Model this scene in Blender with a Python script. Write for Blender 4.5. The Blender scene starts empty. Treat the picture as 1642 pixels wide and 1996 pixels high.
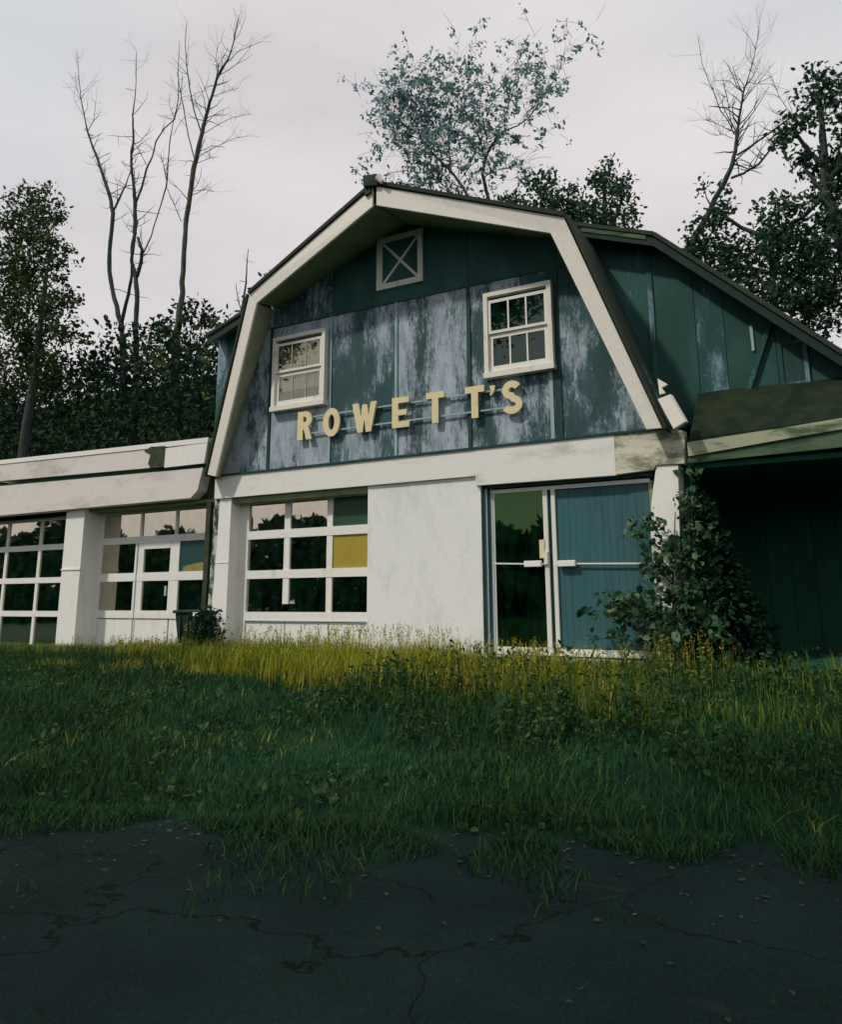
import bpy, math, random
import numpy as np
from mathutils import Matrix, Vector
R = math.radians
rng = np.random.default_rng(11)
random.seed(5)
SC = bpy.context.scene
COL = SC.collection

# ------------------------------------------------------------------ camera
yaw, tilt, roll = R(28.9413), R(11.7955), R(-0.302)
fw = Vector((-math.sin(yaw)*math.cos(tilt), math.cos(yaw)*math.cos(tilt), math.sin(tilt)))
rt = Vector((math.cos(yaw), math.sin(yaw), 0))
up = rt.cross(fw)
r2 = rt*math.cos(roll) + up*math.sin(roll)
u2 = up*math.cos(roll) - rt*math.sin(roll)
cam = bpy.data.objects.new('camera', bpy.data.cameras.new('camera'))
COL.objects.link(cam)
M = Matrix.Identity(4)
for i in range(3):
    M[i][0] = r2[i]; M[i][1] = u2[i]; M[i][2] = -fw[i]
    M[i][3] = (8.30635, -9.71341, -2.05225)[i]
cam.matrix_world = M
cam.data.sensor_fit = 'VERTICAL'
cam.data.sensor_height = 36.0
cam.data.lens = 1522.43/1996*36.0
cam.data.shift_x = (821-830)/1996
cam.data.shift_y = (852-998)/1996
cam.data.clip_end = 2000
SC.camera = cam

# ------------------------------------------------------------------ sky
W = bpy.data.worlds.new('World'); SC.world = W; W.use_nodes = True
nt = W.node_tree; nt.nodes.clear()
def nn(t, **k):
    n = nt.nodes.new(t)
    for a, b in k.items(): setattr(n, a, b)
    return n
out = nn('ShaderNodeOutputWorld'); bg = nn('ShaderNodeBackground'); bg.inputs[1].default_value = 0.1
sky = nn('ShaderNodeTexSky', sky_type='NISHITA', sun_disc=False)
SUN_EL, SUN_AZ = 48.0, 216.0
sky.sun_elevation = R(SUN_EL); sky.sun_rotation = R(SUN_AZ); sky.dust_density = 3.0
tc = nn('ShaderNodeTexCoord'); mp = nn('ShaderNodeMapping'); mp.inputs['Scale'].default_value = (1.2, 1.2, 4.2)
mp.inputs['Rotation'].default_value = (R(6), R(4), R(20))
nz = nn('ShaderNodeTexNoise'); nz.inputs['Scale'].default_value = 1.5; nz.inputs['Detail'].default_value = 6; nz.inputs['Roughness'].default_value = .55
rp = nn('ShaderNodeValToRGB'); e = rp.color_ramp.elements
e[0].position = .30; e[0].color = (6.0, 5.75, 5.95, 1)
e[1].position = .74; e[1].color = (7.6, 7.15, 7.1, 1)
mx = nn('ShaderNodeMix', data_type='RGBA'); mx.inputs[0].default_value = .93
L = nt.links.new
L(tc.outputs['Generated'], mp.inputs[0]); L(mp.outputs[0], nz.inputs['Vector']); L(nz.outputs[0], rp.inputs[0])
nz2 = nn('ShaderNodeTexNoise'); nz2.inputs['Scale'].default_value = .9; nz2.inputs['Detail'].default_value = 3
mr = nn('ShaderNodeMapRange'); mr.inputs[1].default_value = .50; mr.inputs[2].default_value = .68; mr.inputs[4].default_value = .75
mc = nn('ShaderNodeMix', data_type='RGBA'); mc.inputs[7].default_value = (5.6, 6.5, 6.8, 1)
mp2 = nn('ShaderNodeMapping'); mp2.inputs['Location'].default_value = (3.1, .4, 1.7); L(tc.outputs['Generated'], mp2.inputs[0]); L(mp2.outputs[0], nz2.inputs['Vector'])
L(nz2.outputs[0], mr.inputs[0]); L(mr.outputs[0], mc.inputs[0]); L(rp.outputs[0], mc.inputs[6])
L(sky.outputs[0], mx.inputs[6]); L(mc.outputs[2], mx.inputs[7]); L(mx.outputs[2], bg.inputs[0]); L(bg.outputs[0], out.inputs[0])

# ------------------------------------------------------------------ sun behind thin cloud, in front of the building and to the left
sd = bpy.data.lights.new('sun', 'SUN'); sd.energy = 2.1; sd.angle = R(3); sd.color = (1.0, .94, .82)
so = bpy.data.objects.new('sun', sd); COL.objects.link(so)
sv = Vector((math.sin(R(SUN_AZ))*math.cos(R(SUN_EL)), math.cos(R(SUN_AZ))*math.cos(R(SUN_EL)), math.sin(R(SUN_EL))))
so.rotation_euler = sv.to_track_quat('Z', 'Y').to_euler()
so.location = sv*40

vs = SC.view_settings
vs.view_transform = 'Standard'; vs.look = 'None'; vs.exposure = 0.14; vs.gamma = 1.0
vs.use_curve_mapping = False

# ------------------------------------------------------------------ helpers
def tag(o, label=None, cat=None, group=None, kind=None):
    if label: o['label'] = label
    if cat: o['category'] = cat
    if group: o['group'] = group
    if kind: o['kind'] = kind
    return o
def link(o, parent=None):
    COL.objects.link(o)
    if parent is not None:
        o.parent = parent
        o.matrix_parent_inverse = Matrix.Translation(-Vector(parent['_loc'])) if '_loc' in parent else Matrix.Identity(4)
    return o
def thing(name, label, cat, loc=(0, 0, 0), group=None):
    o = bpy.data.objects.new(name, None); o.empty_display_size = .2; o.location = loc; o['_loc'] = loc
    COL.objects.link(o); return tag(o, label, cat, group)
class MB:
    def __init__(s): s.v = []; s.f = []; s.m = []
    def add(s, v, f, mi=0):
        n = len(s.v); s.v += [tuple(q) for q in v]; s.f += [tuple(i+n for i in q) for q in f]; s.m += [mi]*len(f); return s
    def box(s, x0, x1, y0, y1, z0, z1, j=0.0):
        v = [(x, y, z) for z in (z0, z1) for y in (y0, y1) for x in (x0, x1)]
        if j: v = [tuple(c + random.uniform(-j, j) for c in q) for q in v]
        return s.add(v, [(0, 2, 3, 1), (4, 5, 7, 6), (0, 1, 5, 4), (2, 6, 7, 3), (0, 4, 6, 2), (1, 3, 7, 5)])
    def prism(s, poly, y0, y1):                       # poly: (x, z) counter-clockwise seen from -Y
        n = len(poly)
        y0s = y0 if isinstance(y0, (list, tuple)) else [y0]*n
        y1s = y1 if isinstance(y1, (list, tuple)) else [y1]*n
        v = [(p[0], y0s[i], p[1]) for i, p in enumerate(poly)] + [(p[0], y1s[i], p[1]) for i, p in enumerate(poly)]
        f = [tuple(range(n)), tuple(range(2*n-1, n-1, -1))] + [(i, i+n, (i+1) % n+n, (i+1) % n) for i in range(n)]
        return s.add(v, f)
    def hexa(s, a, b):                                # two quads a (front) and b (back), same order
        v = list(a)+list(b)
        return s.add(v, [(0, 1, 2, 3), (7, 6, 5, 4), (0, 4, 5, 1), (1, 5, 6, 2), (2, 6, 7, 3), (3, 7, 4, 0)])
    def tube(s, path, rad, n=6, cap=True):
        path = [Vector(q) for q in path]; rings = []
        for i, q in enumerate(path):
            d = (path[min(i+1, len(path)-1)] - path[max(i-1, 0)]).normalized()
            a = d.cross(Vector((.31, .87, .12))).normalized(); b = d.cross(a)
            r = rad[i] if isinstance(rad, (list, tuple)) else rad
            rings.append([q + (a*math.cos(2*math.pi*k/n) + b*math.sin(2*math.pi*k/n))*r for k in range(n)])
        v = [q for g in rings for q in g]; f = []
        for i in range(len(path)-1):
            for k in range(n): f.append((i*n+k, i*n+(k+1) % n, (i+1)*n+(k+1) % n, (i+1)*n+k))
        if cap: f += [tuple(range(n-1, -1, -1)), tuple((len(path)-1)*n+k for k in range(n))]
        return s.add(v, f)
    def build(s, name, mat, parent=None, smooth=False, bevel=0.0):
        me = bpy.data.meshes.new(name); me.from_pydata(s.v, [], s.f)
        for m in (mat if isinstance(mat, (list, tuple)) else [mat]): me.materials.append(m)
        if any(s.m): me.polygons.foreach_set('material_index', s.m)
        if smooth: me.polygons.foreach_set('use_smooth', [True]*len(me.polygons))
        import bmesh
        bm = bmesh.new(); bm.from_mesh(me); bmesh.ops.recalc_face_normals(bm, faces=bm.faces)
        if bevel: bmesh.ops.bevel(bm, geom=bm.edges[:], offset=bevel, segments=1, affect='EDGES', clamp_overlap=True)
        bm.to_mesh(me); bm.free()
        return link(bpy.data.objects.new(name, me), parent)
def np_mesh(name, V, F, mat, parent=None):            # V (n,3), F (m,k) numpy
    me = bpy.data.meshes.new(name); n, m, k = len(V), len(F), F.shape[1]
    me.vertices.add(n); me.vertices.foreach_set('co', np.ascontiguousarray(V, dtype=np.float32).ravel())
    me.loops.add(m*k); me.loops.foreach_set('vertex_index', np.ascontiguousarray(F, dtype=np.int32).ravel())
    me.polygons.add(m); me.polygons.foreach_set('loop_start', np.arange(m, dtype=np.int32)*k)
    me.polygons.foreach_set('loop_total', np.full(m, k, dtype=np.int32))
    me.materials.append(mat); me.update(calc_edges=True); me.validate()
    return link(bpy.data.objects.new(name, me), parent)
def unit(a): return a/np.maximum(np.linalg.norm(a, axis=1, keepdims=True), 1e-6)
def leaf_mesh(P, size, droop=.3, aspect=.55):
    """one folded diamond-shaped leaf per point"""
    n = len(P); d = unit(rng.normal(size=(n, 3)) + np.array([0, 0, -droop]))
    w = unit(np.cross(d, rng.normal(size=(n, 3)))); nn_ = np.cross(d, w)
    s = (size*rng.uniform(.6, 1.35, n))[:, None]
    k = aspect*.5; f_ = nn_*s*.10
    L1 = P + d*s*.28 + w*s*k + f_; L2 = P + d*s*.68 + w*s*k*.8 + f_; R1 = P + d*s*.28 - w*s*k + f_; R2 = P + d*s*.68 - w*s*k*.8 + f_
    V = np.stack([P, R1, R2, P + d*s - f_*.6, L2, L1], 1).reshape(-1, 3); i = np.arange(n)[:, None]*6
    return V, np.concatenate([i+np.array([[0, 1, 2, 3]]), i+np.array([[0, 3, 4, 5]])], 1).reshape(-1, 4)
def vnoise(x, y, s, seed=0):
    x = np.asarray(x)*s+seed*17.3; y = np.asarray(y)*s+seed*9.1
    def h(i, j): return np.modf(np.abs(np.sin(i*127.1+j*311.7+seed)*43758.5453))[0]
    i, j = np.floor(x), np.floor(y); u, v = x-i, y-j; u = u*u*(3-2*u); v = v*v*(3-2*v)
    return (h(i, j)*(1-u)+h(i+1, j)*u)*(1-v)+(h(i, j+1)*(1-u)+h(i+1, j+1)*u)*v

# ------------------------------------------------------------------ materials
class NT:
    def __init__(s, name):
        s.m = bpy.data.materials.new(name); s.m.use_nodes = True; s.t = s.m.node_tree; s.t.nodes.clear()
        s.o = s.t.nodes.new('ShaderNodeOutputMaterial')
        s.b = s.t.nodes.new('ShaderNodeBsdfPrincipled'); s.l(s.b.outputs[0], s.o.inputs[0])
        s.tc = s.t.nodes.new('ShaderNodeTexCoord')
    def l(s, a, b): s.t.links.new(a, b)
    def n(s, t, **k):
        n = s.t.nodes.new(t)
        for a, b in k.items(): setattr(n, a, b)
        return n
    def noise(s, scale=(1, 1, 1), sc=5, det=5, rough=.55, off=(0, 0, 0), dist=0):
        m = s.n('ShaderNodeMapping'); m.inputs['Scale'].default_value = scale; m.inputs['Location'].default_value = off
        s.l(s.tc.outputs['Object'], m.inputs[0]); z = s.n('ShaderNodeTexNoise'); s.l(m.outputs[0], z.inputs['Vector'])
        z.inputs['Scale'].default_value = sc; z.inputs['Detail'].default_value = det; z.inputs['Roughness'].default_value = rough
        z.inputs['Distortion'].default_value = dist
        return z.outputs[0]
    def ramp(s, a, lo, hi):
        r = s.n('ShaderNodeMapRange'); s.l(a, r.inputs[0]); r.inputs[1].default_value = lo; r.inputs[2].default_value = hi
        r.interpolation_type = 'SMOOTHSTEP'; return r.outputs[0]
    def math(s, op, a, b):
        m = s.n('ShaderNodeMath', operation=op)
        for i, q in enumerate((a, b)):
            if isinstance(q, (int, float)): m.inputs[i].default_value = q
            else: s.l(q, m.inputs[i])
        return m.outputs[0]
    def mix(s, f, a, b, mode='MIX'):
        m = s.n('ShaderNodeMix', data_type='RGBA', blend_type=mode)
        for i, q in ((0, f), (6, a), (7, b)):
            if isinstance(q, (int, float)): m.inputs[i].default_value = q
            elif isinstance(q, tuple): m.inputs[i].default_value = (*q, 1)
            else: s.l(q, m.inputs[i])
        return m.outputs[2]
    def grey(s, a, lo, hi):                            # noise -> grey multiplier
        r = s.n('ShaderNodeMapRange'); s.l(a, r.inputs[0]); r.inputs[3].default_value = lo; r.inputs[4].default_value = hi
        c = s.n('ShaderNodeCombineColor'); 
        for i in range(3): s.l(r.outputs[0], c.inputs[i])
        return c.outputs[0]
    def bump(s, h, strength=.3, dist=.01):
        b = s.n('ShaderNodeBump'); b.inputs['Strength'].default_value = strength; b.inputs['Distance'].default_value = dist
        s.l(h, b.inputs['Height']); s.l(b.outputs[0], s.b.inputs['Normal'])
    def fin(s, col, rough=.8, spec=.25):
        if isinstance(col, tuple): s.b.inputs['Base Color'].default_value = (*col, 1)
        else: s.l(col, s.b.inputs['Base Color'])
        s.b.inputs['Roughness'].default_value = rough; s.b.inputs['Specular IOR Level'].default_value = spec
        return s.m
def siding(name, lo, hi, off=0.0, dark=(.026, .070, .078), pale=(.39, .465, .545), mid=(.05, .120, .140)):
    """old painted plywood: dark teal paint worn in upright streaks to a chalky blue grey"""
    t = NT(name)
    big = t.noise((1, 1, .42), 2.1, 3, .5, (off, 0, off*.7))
    st = t.noise((1, 1, .24), 11, 9, .76, (off*2, 0, off), .3)
    fl = t.noise((1, 1, .45), 30, 7, .75, (0, off, 0))
    h = t.math('ADD', t.math('MULTIPLY', big, .40), t.math('ADD', t.math('MULTIPLY', st, .36), t.math('MULTIPLY', fl, .24)))
    f = t.ramp(h, (lo+hi)/2-(hi-lo)*.5, (lo+hi)/2+(hi-lo)*.5)
    f = t.math('MULTIPLY', f, t.math('ADD', .55, t.math('MULTIPLY', t.ramp(t.noise((1, 1, .3), 7, 6, .7, (off, 3, off)), .35, .6), .45)))
    c = t.mix(t.ramp(big, .35, .65), dark, mid)
    c = t.mix(f, c, pale)
    c = t.mix(.8, c, t.grey(t.noise((1, 1, .04), 70, 4, .7), .55, 1.4), 'MULTIPLY')
    t.bump(st, .25, .006)
    return t.fin(c, .78, .3)
def painted(name, base, dirt, lo=.52, hi=.75, sc=4, stretch=(1, 1, .35), amt=.8, bump=.15, fine=.12, rough=.7):
    t = NT(name)
    a = t.noise(stretch, sc, 8, .65); f = t.math('MULTIPLY', t.ramp(a, lo, hi), amt)
    c = t.mix(f, base, dirt)
    if base[0] > .6:                                    # faint rust and drip runs, small chips
        rs = t.math('MULTIPLY', t.ramp(t.noise((1, 1, .05), 17, 3, .6, (5, 2, 1)), .63, .74), t.math('MULTIPLY', t.ramp(t.noise((1, 1, .5), 3, 4, .6, (2, 8, 4)), .5, .68), .45))
        c = t.mix(rs, c, (.30, .23, .14))
        c = t.mix(t.math('MULTIPLY', t.ramp(t.noise((1, 1, 1), 22, 5, .7, (9, 1, 3)), .70, .73), .7), c, (.22, .22, .18))
    g = t.noise((1, 1, 1), sc*11, 4, .6)
    c = t.mix(1.0, c, t.grey(g, 1-fine, 1+fine), 'MULTIPLY')
    t.bump(g, bump, .004)
    return t.fin(c, rough)
def leafmat(name, cols, rough=.55, var=.35, trans=.25):
    t = NT(name); g = t.n('ShaderNodeNewGeometry'); r = t.n('ShaderNodeValToRGB'); r.color_ramp.interpolation = 'LINEAR'
    el = r.color_ramp.elements; k = len(cols)
    for i, q in enumerate(cols):
        x = el[i] if i < 2 else el.new(i/(k-1)); x.position = i/(k-1); x.color = (*q, 1)
    t.l(g.outputs['Random Per Island'], r.inputs[0])
    c = t.mix(1.0, r.outputs[0], t.grey(t.noise((1, 1, 1), .9, 3, .5), 1-var, 1+var), 'MULTIPLY')
    t.fin(c, rough, .14)
    if trans:
        tr = t.n('ShaderNodeBsdfTranslucent'); t.l(c, tr.inputs[0]); ms = t.n('ShaderNodeMixShader'); ms.inputs[0].default_value = trans
        t.l(t.b.outputs[0], ms.inputs[1]); t.l(tr.outputs[0], ms.inputs[2]); t.l(ms.outputs[0], t.o.inputs[0])
    return t.m
def glass(name, refl, tint, refl_tint=(1, 1, 1), wob=.0):
    t = NT(name); tr = t.n('ShaderNodeBsdfTransparent'); tr.inputs[0].default_value = (*tint, 1)
    gl = t.n('ShaderNodeBsdfGlossy'); gl.inputs[0].default_value = (*refl_tint, 1); gl.inputs['Roughness'].default_value = .015
    ms = t.n('ShaderNodeMixShader')
    ms.inputs[0].default_value = refl
    d = t.n('ShaderNodeMixShader'); df = t.n('ShaderNodeBsdfDiffuse'); df.inputs[0].default_value = (.03, .17, .09, 1)
    t.l(t.math('MULTIPLY', t.ramp(t.noise((1, 1, .4), 6, 6, .6), .3, .8), .10), d.inputs[0])
    b = t.n('ShaderNodeBump'); b.inputs['Strength'].default_value = .05; b.inputs['Distance'].default_value = .02
    t.l(t.noise((1, 1, 1), 2.2, 2, .4), b.inputs['Height']); t.l(b.outputs[0], gl.inputs['Normal'])
    t.l(tr.outputs[0], ms.inputs[1]); t.l(gl.outputs[0], ms.inputs[2]); t.l(ms.outputs[0], d.inputs[1]); t.l(df.outputs[0], d.inputs[2])
    t.l(d.outputs[0], t.o.inputs[0]); return t.m

WHITE = painted('white_paint', (.80, .80, .76), (.45, .45, .38), .55, .8, 3, (1, 1, .3), .6)
STUCCO = painted('stucco', (.78, .80, .79), (.50, .53, .51), .47, .72, 2.2, (1, 1, .45), .5, .7, .09, .85)
BAND = painted('band_paint', (.76, .76, .72), (.40, .40, .33), .52, .78, 3.2, (.35, 1, 1), .7, .3, .1)
PEEL = painted('peeled_band', (.66, .63, .52), (.17, .20, .12), .42, .62, 4.5, (.5, 1, 1.2), .95, .4, .18)
TRIM = painted('trim_paint', (.74, .73, .66), (.32, .31, .24), .55, .78, 6, (1, 1, .5), .7)
BARGE = painted('barge_paint', (.80, .77, .70), (.45, .44, .37), .55, .8, 2.2, (1, 1, .6), .6)
SOFFIT2 = painted('side_soffit_paint', (.36, .38, .24), (.22, .26, .15), .45, .75, 3, (1, 1, 1), .8)
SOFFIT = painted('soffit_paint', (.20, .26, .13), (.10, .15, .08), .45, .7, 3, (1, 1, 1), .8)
WINGW = painted('wing_paint', (.70, .66, .62), (.40, .36, .30), .48, .75, 2.6, (.4, 1, 1), .7, .25, .1)
WINGB = painted('wing_bright_paint', (.80, .78, .75), (.5, .48, .42), .6, .85, 3, (.4, 1, 1), .5)
MOSS_SHADE = painted('moss_and_shade', (.05, .06, .03), (.012, .03, .016), .4, .65, 7, (1, 1, 1), .9, .5)  # downspout moss; also paints shade in the wing corner and fascia hole
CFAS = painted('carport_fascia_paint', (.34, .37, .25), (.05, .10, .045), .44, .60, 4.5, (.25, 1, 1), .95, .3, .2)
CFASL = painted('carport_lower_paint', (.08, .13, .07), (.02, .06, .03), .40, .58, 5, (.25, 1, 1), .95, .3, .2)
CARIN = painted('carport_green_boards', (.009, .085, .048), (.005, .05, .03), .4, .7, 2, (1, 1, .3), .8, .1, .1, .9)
DARKIN = painted('dark_interior', (.02, .075, .045), (.012, .05, .03), .4, .7, 2, (1, 1, 1), .8, .1, .1, .95)
ROOF = painted('old_roofing', (.030, .040, .034), (.035, .06, .02), .45, .65, 5, (1, 1, 1), .9, .8, .3, .9)
MOSSROOF = painted('mossy_roofing', (.014, .024, .009), (.003, .013, .007), .40, .60, 3.5, (1, 1, 1), .9, .8, .3, .95)
TEALDOOR = painted('teal_board', (.040, .124, .145), (.028, .092, .108), .42, .7, 14, (1, 1, .12), .8, .2, .12, .6)
ALU = painted('dull_aluminium', (.42, .50, .50), (.24, .32, .32), .5, .75, 8, (1, 1, .2), .6, .1, .08, .45)
ALUP = painted('pale_aluminium', (.72, .73, .66), (.45, .47, .42), .55, .8, 8, (1, 1, .2), .6, .1, .06, .45)
CREAM = painted('letter_paint', (.74, .64, .38), (.55, .46, .25), .5, .8, 6, (1, 1, 1), .6, .2, .08, .6)
DKLINE = painted('dark_trim', (.012, .05, .045), (.02, .08, .075), .45, .7, 9, (1, 1, .2), .8)
LTLINE = painted('pale_trim', (.30, .43, .44), (.10, .22, .22), .48, .72, 9, (1, 1, .15), .8)
YBOARD = painted('yellow_board', (.36, .29, .045), (.30, .23, .035), .5, .75, 3, (1, 1, 1), .5, .05, .05, .4)
GBOARD = painted('green_board', (.03, .085, .045), (.02, .06, .03), .45, .7, 3, (1, 1, .5), .7, .05, .06, .4)
BLUEPANE = painted('blue_board', (.02, .075, .07), (.015, .055, .05), .45, .7, 3, (1, 1, .5), .7, .05, .06, .4)
BLIND = painted('blind_slats', (.50, .46, .38), (.36, .33, .27), .45, .7, 4, (.3, 1, 1), .6, .05, .05, .6)
CARD = painted('cardboard', (.30, .26, .10), (.16, .15, .05), .45, .65, 7, (1, 1, 1), .7)
BARK = painted('bark', (.045, .06, .055), (.02, .035, .035), .42, .66, 8, (1, 1, .3), .9, .8, .2, .9)
BARKL = painted('bark_pale', (.075, .085, .055), (.025, .04, .035), .42, .66, 8, (1, 1, .3), .9, .8, .2, .9)
MOLD = painted('mouldy_paint', (.50, .52, .46), (.02, .05, .04), .40, .56, 9, (1, 1, .45), 1.0, .3, .1)
TANDRY = painted('weathered_wood', (.42, .36, .24), (.20, .16, .09), .45, .7, 8, (.3, 1, 1), .8, .4)
BIN = painted('dark_plastic', (.014, .038, .030), (.025, .06, .045), .5, .75, 5, (1, 1, 1), .7, .05, .08, .45)
STONE = painted('pale_stone', (.42, .38, .32), (.25, .22, .17), .45, .7, 9, (1, 1, 1), .7, .5)
G_SKY = glass('window_glass', .54, (.5, .6, .5), (1.0, .89, .72))
G_BL = glass('blind_window_glass', .16, (.8, .82, .76), (1.0, .92, .78))
G_UP = glass('upper_window_glass', .05, (.5, .6, .6), (.9, 1.0, .95))
G_DOOR = glass('door_glass', .07, (.35, .5, .35), (.55, 1.0, .42))
# ------------------------------------------------------------------ ground
def road_edge(x): return np.clip(-5.15+.36*(np.asarray(x, float)-5.1), -9.2, -3.6) + .5*(vnoise(x, x*0, .5, 3)-.5) + .22*(vnoise(x, x*0, 2.1, 7)-.5)
def hill(x, y):
    x = np.asarray(x, float); y = np.asarray(y, float)
    a = np.clip((y-5.2)/9.0, 0, 1.6); side = np.clip((2.0-x)/10.0, 0, 1)*.75+.25
    return (a**1.15)*7.4*side*np.where(y > 5.2, 1, 0)
def gz(x, y):
    x = np.asarray(x, float); y = np.asarray(y, float)
    zb = -2.86-.022*np.clip(-x-1, 0, 9)
    ye = road_edge(x); t = np.clip((y+.35)/(ye+.35), 0, 1); t = np.where(y > -.35, 0, t)
    s = .65*t+.35*t*t*(3-2*t)
    z = zb+(-3.5-zb)*s
    z = z + .05*(vnoise(x, y, 1.3, 1)-.5)*np.clip(-y, 0, 1)*(y > ye)
    return z + hill(x, y)
def grid(name, xs, ys, zf, mat, kind='structure'):
    X, Y = np.meshgrid(xs, ys); V = np.stack([X, Y, zf(X, Y)], -1).reshape(-1, 3); nx, ny = len(xs), len(ys)
    i = np.arange(nx-1)[None, :]+np.arange(ny-1)[:, None]*nx
    F = np.stack([i, i+1, i+1+nx, i+nx], -1).reshape(-1, 4)
    o = np_mesh(name, V, F, mat); o.data.polygons.foreach_set('use_smooth', [True]*len(F)); return tag(o, kind=kind)
t = NT('turf'); a = t.noise((1, 1, 1), 1.4, 5, .6); b = t.noise((1, 1, 1), 40, 4, .7)
c = t.mix(t.ramp(a, .4, .65), (.005, .034, .016), (.012, .046, .016)); c = t.mix(1, c, t.grey(b, .5, 1.5), 'MULTIPLY'); t.bump(b, .8, .03); TURF = t.fin(c, .95, .1)
xs = np.unique(np.concatenate([np.linspace(-400, -40, 10), np.linspace(-40, -14, 14), np.arange(-14, 16.01, .4), np.linspace(16, 400, 14)]))
ys = np.unique(np.concatenate([np.linspace(-400, -30, 10), np.linspace(-30, -10, 9), np.arange(-10, 0.8, .25), np.linspace(1, 5.2, 5), np.linspace(5.2, 22, 22), np.linspace(24, 400, 10)]))
def gz_under(X, Y): return gz(X, Y) - np.where(Y < road_edge(X)-.1, .03, 0)
grid('ground', xs, ys, gz_under, TURF)
t = NT('asphalt'); a = t.noise((1, 1, 1), 1.1, 5, .6); b = t.noise((1, 1, 1), 90, 3, .7); d = t.noise((.3, 1, 1), 3, 6, .6)
c = t.mix(t.ramp(a, .35, .7), (.006, .024, .022), (.011, .034, .031)); c = t.mix(t.ramp(d, .58, .75), c, (.03, .05, .038))
c = t.mix(1, c, t.grey(b, .25, 1.9), 'MULTIPLY'); c = t.mix(t.ramp(t.noise((1, 1, 1), 140, 2, .5), .62, .7), c, (.05, .07, .06)); t.bump(b, 1.0, .02); ck = t.n('ShaderNodeTexVoronoi', feature='DISTANCE_TO_EDGE'); ck.inputs['Scale'].default_value = .55; wv = t.n('ShaderNodeMapping'); t.l(t.tc.outputs['Object'], wv.inputs[0])
vm = t.n('ShaderNodeVectorMath', operation='ADD'); nzv = t.n('ShaderNodeTexNoise'); nzv.inputs['Scale'].default_value = 1.7; nzv.inputs['Detail'].default_value = 5; t.l(wv.outputs[0], nzv.inputs['Vector']); t.l(wv.outputs[0], vm.inputs[0]); t.l(nzv.outputs['Color'], vm.inputs[1]); t.l(vm.outputs[0], ck.inputs['Vector'])
c = t.mix(t.math('SUBTRACT', 1.0, t.ramp(ck.outputs[0], .002, .007)), c, (.004, .010, .008))
ASPH = t.fin(c, .9, .12)
rx = np.unique(np.concatenate([np.linspace(-60, -14, 12), np.arange(-14, 16.01, .35), np.linspace(16, 60, 12)]))
tt = np.linspace(0, 1, 30)
X, T = np.meshgrid(rx, tt); Y = road_edge(X)*(1-T) + (-19.0)*T
V = np.stack([X, Y, np.full_like(X, -3.496)+.02*np.sin(X*.7)*T*0], -1).reshape(-1, 3); nx = len(rx)
i = np.arange(nx-1)[None, :]+np.arange(len(tt)-1)[:, None]*nx
tag(np_mesh('road', V, np.stack([i, i+nx, i+nx+1, i+1], -1).reshape(-1, 4)[:, ::-1], ASPH), kind='structure')

# ------------------------------------------------------------------ main building
B = thing('gambrel_building', 'old two storey building with worn dark teal gambrel gable over white ground floor', 'building', (2.7, 2.5, -2.78))
# gable outline on the wall plane (x, z)
WALL = [(-1.10, .03), (6.43, .03), (5.36, 2.86), (2.66, 3.86), (-.06, 2.86)]
def clip(poly, a, b, c):                                # keep a*x+b*z<=c
    o = []
    for i, p in enumerate(poly):
        q = poly[(i+1) % len(poly)]; dp, dq = a*p[0]+b*p[1]-c, a*q[0]+b*q[1]-c
        if dp <= 0: o.append(p)
        if (dp < 0 < dq) or (dq < 0 < dp):
            u = dp/(dp-dq); o.append((p[0]+(q[0]-p[0])*u, p[1]+(q[1]-p[1])*u))
    return o
gw = MB().prism([(-1.08, -.45), (6.41, -.45)]+WALL[1:], .03, .17).build('gable_wall', DARKIN, B)
SID = {}
def sid(k, *a, **kw):
    if k not in SID: SID[k] = siding('worn_siding_'+k, *a, **kw)
    return SID[k]
S_pale = sid('pale', .37, .47, 3.1); S_half = sid('half', .425, .515, 7.7); S_dark = sid('dark', .555, .64, 1.3)
S_half2 = sid('streaked', .42, .53, 12.2); S_some = sid('sparse', .49, .585, 21.4); S_deep = sid('deep', .585, .70, 5.5, dark=(.014, .072, .062), mid=(.03, .11, .10))
S_mid = sid('mottled', .465, .555, 15.9)
low = [S_half, S_pale, S_mid, S_some, S_half2, S_mid, S_some]
xsplit = [-2.0, -.5, .0, 1.22, 2.44, 3.66, 4.88, 6.1, 7.0]
for (x0, x1, m) in ((-2, 0, S_half), (0, 1.22, S_pale), (1.22, 2.44, S_some), (2.44, 3.66, S_half2), (3.66, 4.88, S_mid), (4.88, 7, S_some)):
    p = clip(clip(WALL, -1, 0, -(x0+.004)), 1, 0, x1-.004); p = clip(p, 0, 1, 2.435)
    MB().prism(p, 0, .028).build('siding_panel', m, gw)
for (x0, x1, m) in ((-2, 1.22, S_mid), (1.22, 3.66, S_deep), (3.66, 7, S_deep)):
    p = clip(clip(WALL, -1, 0, -(x0+.004)), 1, 0, x1-.004); p = clip(p, 0, -1, -2.447)
    MB().prism(p, -.006, .028).build('siding_panel', m, gw)
for x, w, m, ztop in ((.0, .05, DKLINE, 2.43), (1.225, .035, LTLINE, 2.43), (2.44, .045, LTLINE, 2.43), (3.66, .055, DKLINE, 2.43), (4.88, .05, LTLINE, .99), (4.88, .05, DKLINE, 2.43)):
    z0 = .035 if not (x > 4 and m is DKLINE) else 2.25
    MB().box(x-w/2, x+w/2, -.022, .0, z0, ztop).build('batten', m, gw)
MB().box(.06-.1, 5.45, -.014, .01, 2.43, 2.452).build('joint_strip', DKLINE, gw)
MB().box(4.93, 5.02, -.02, .0, .035, 2.43).build('batten', DKLINE, gw)

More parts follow.
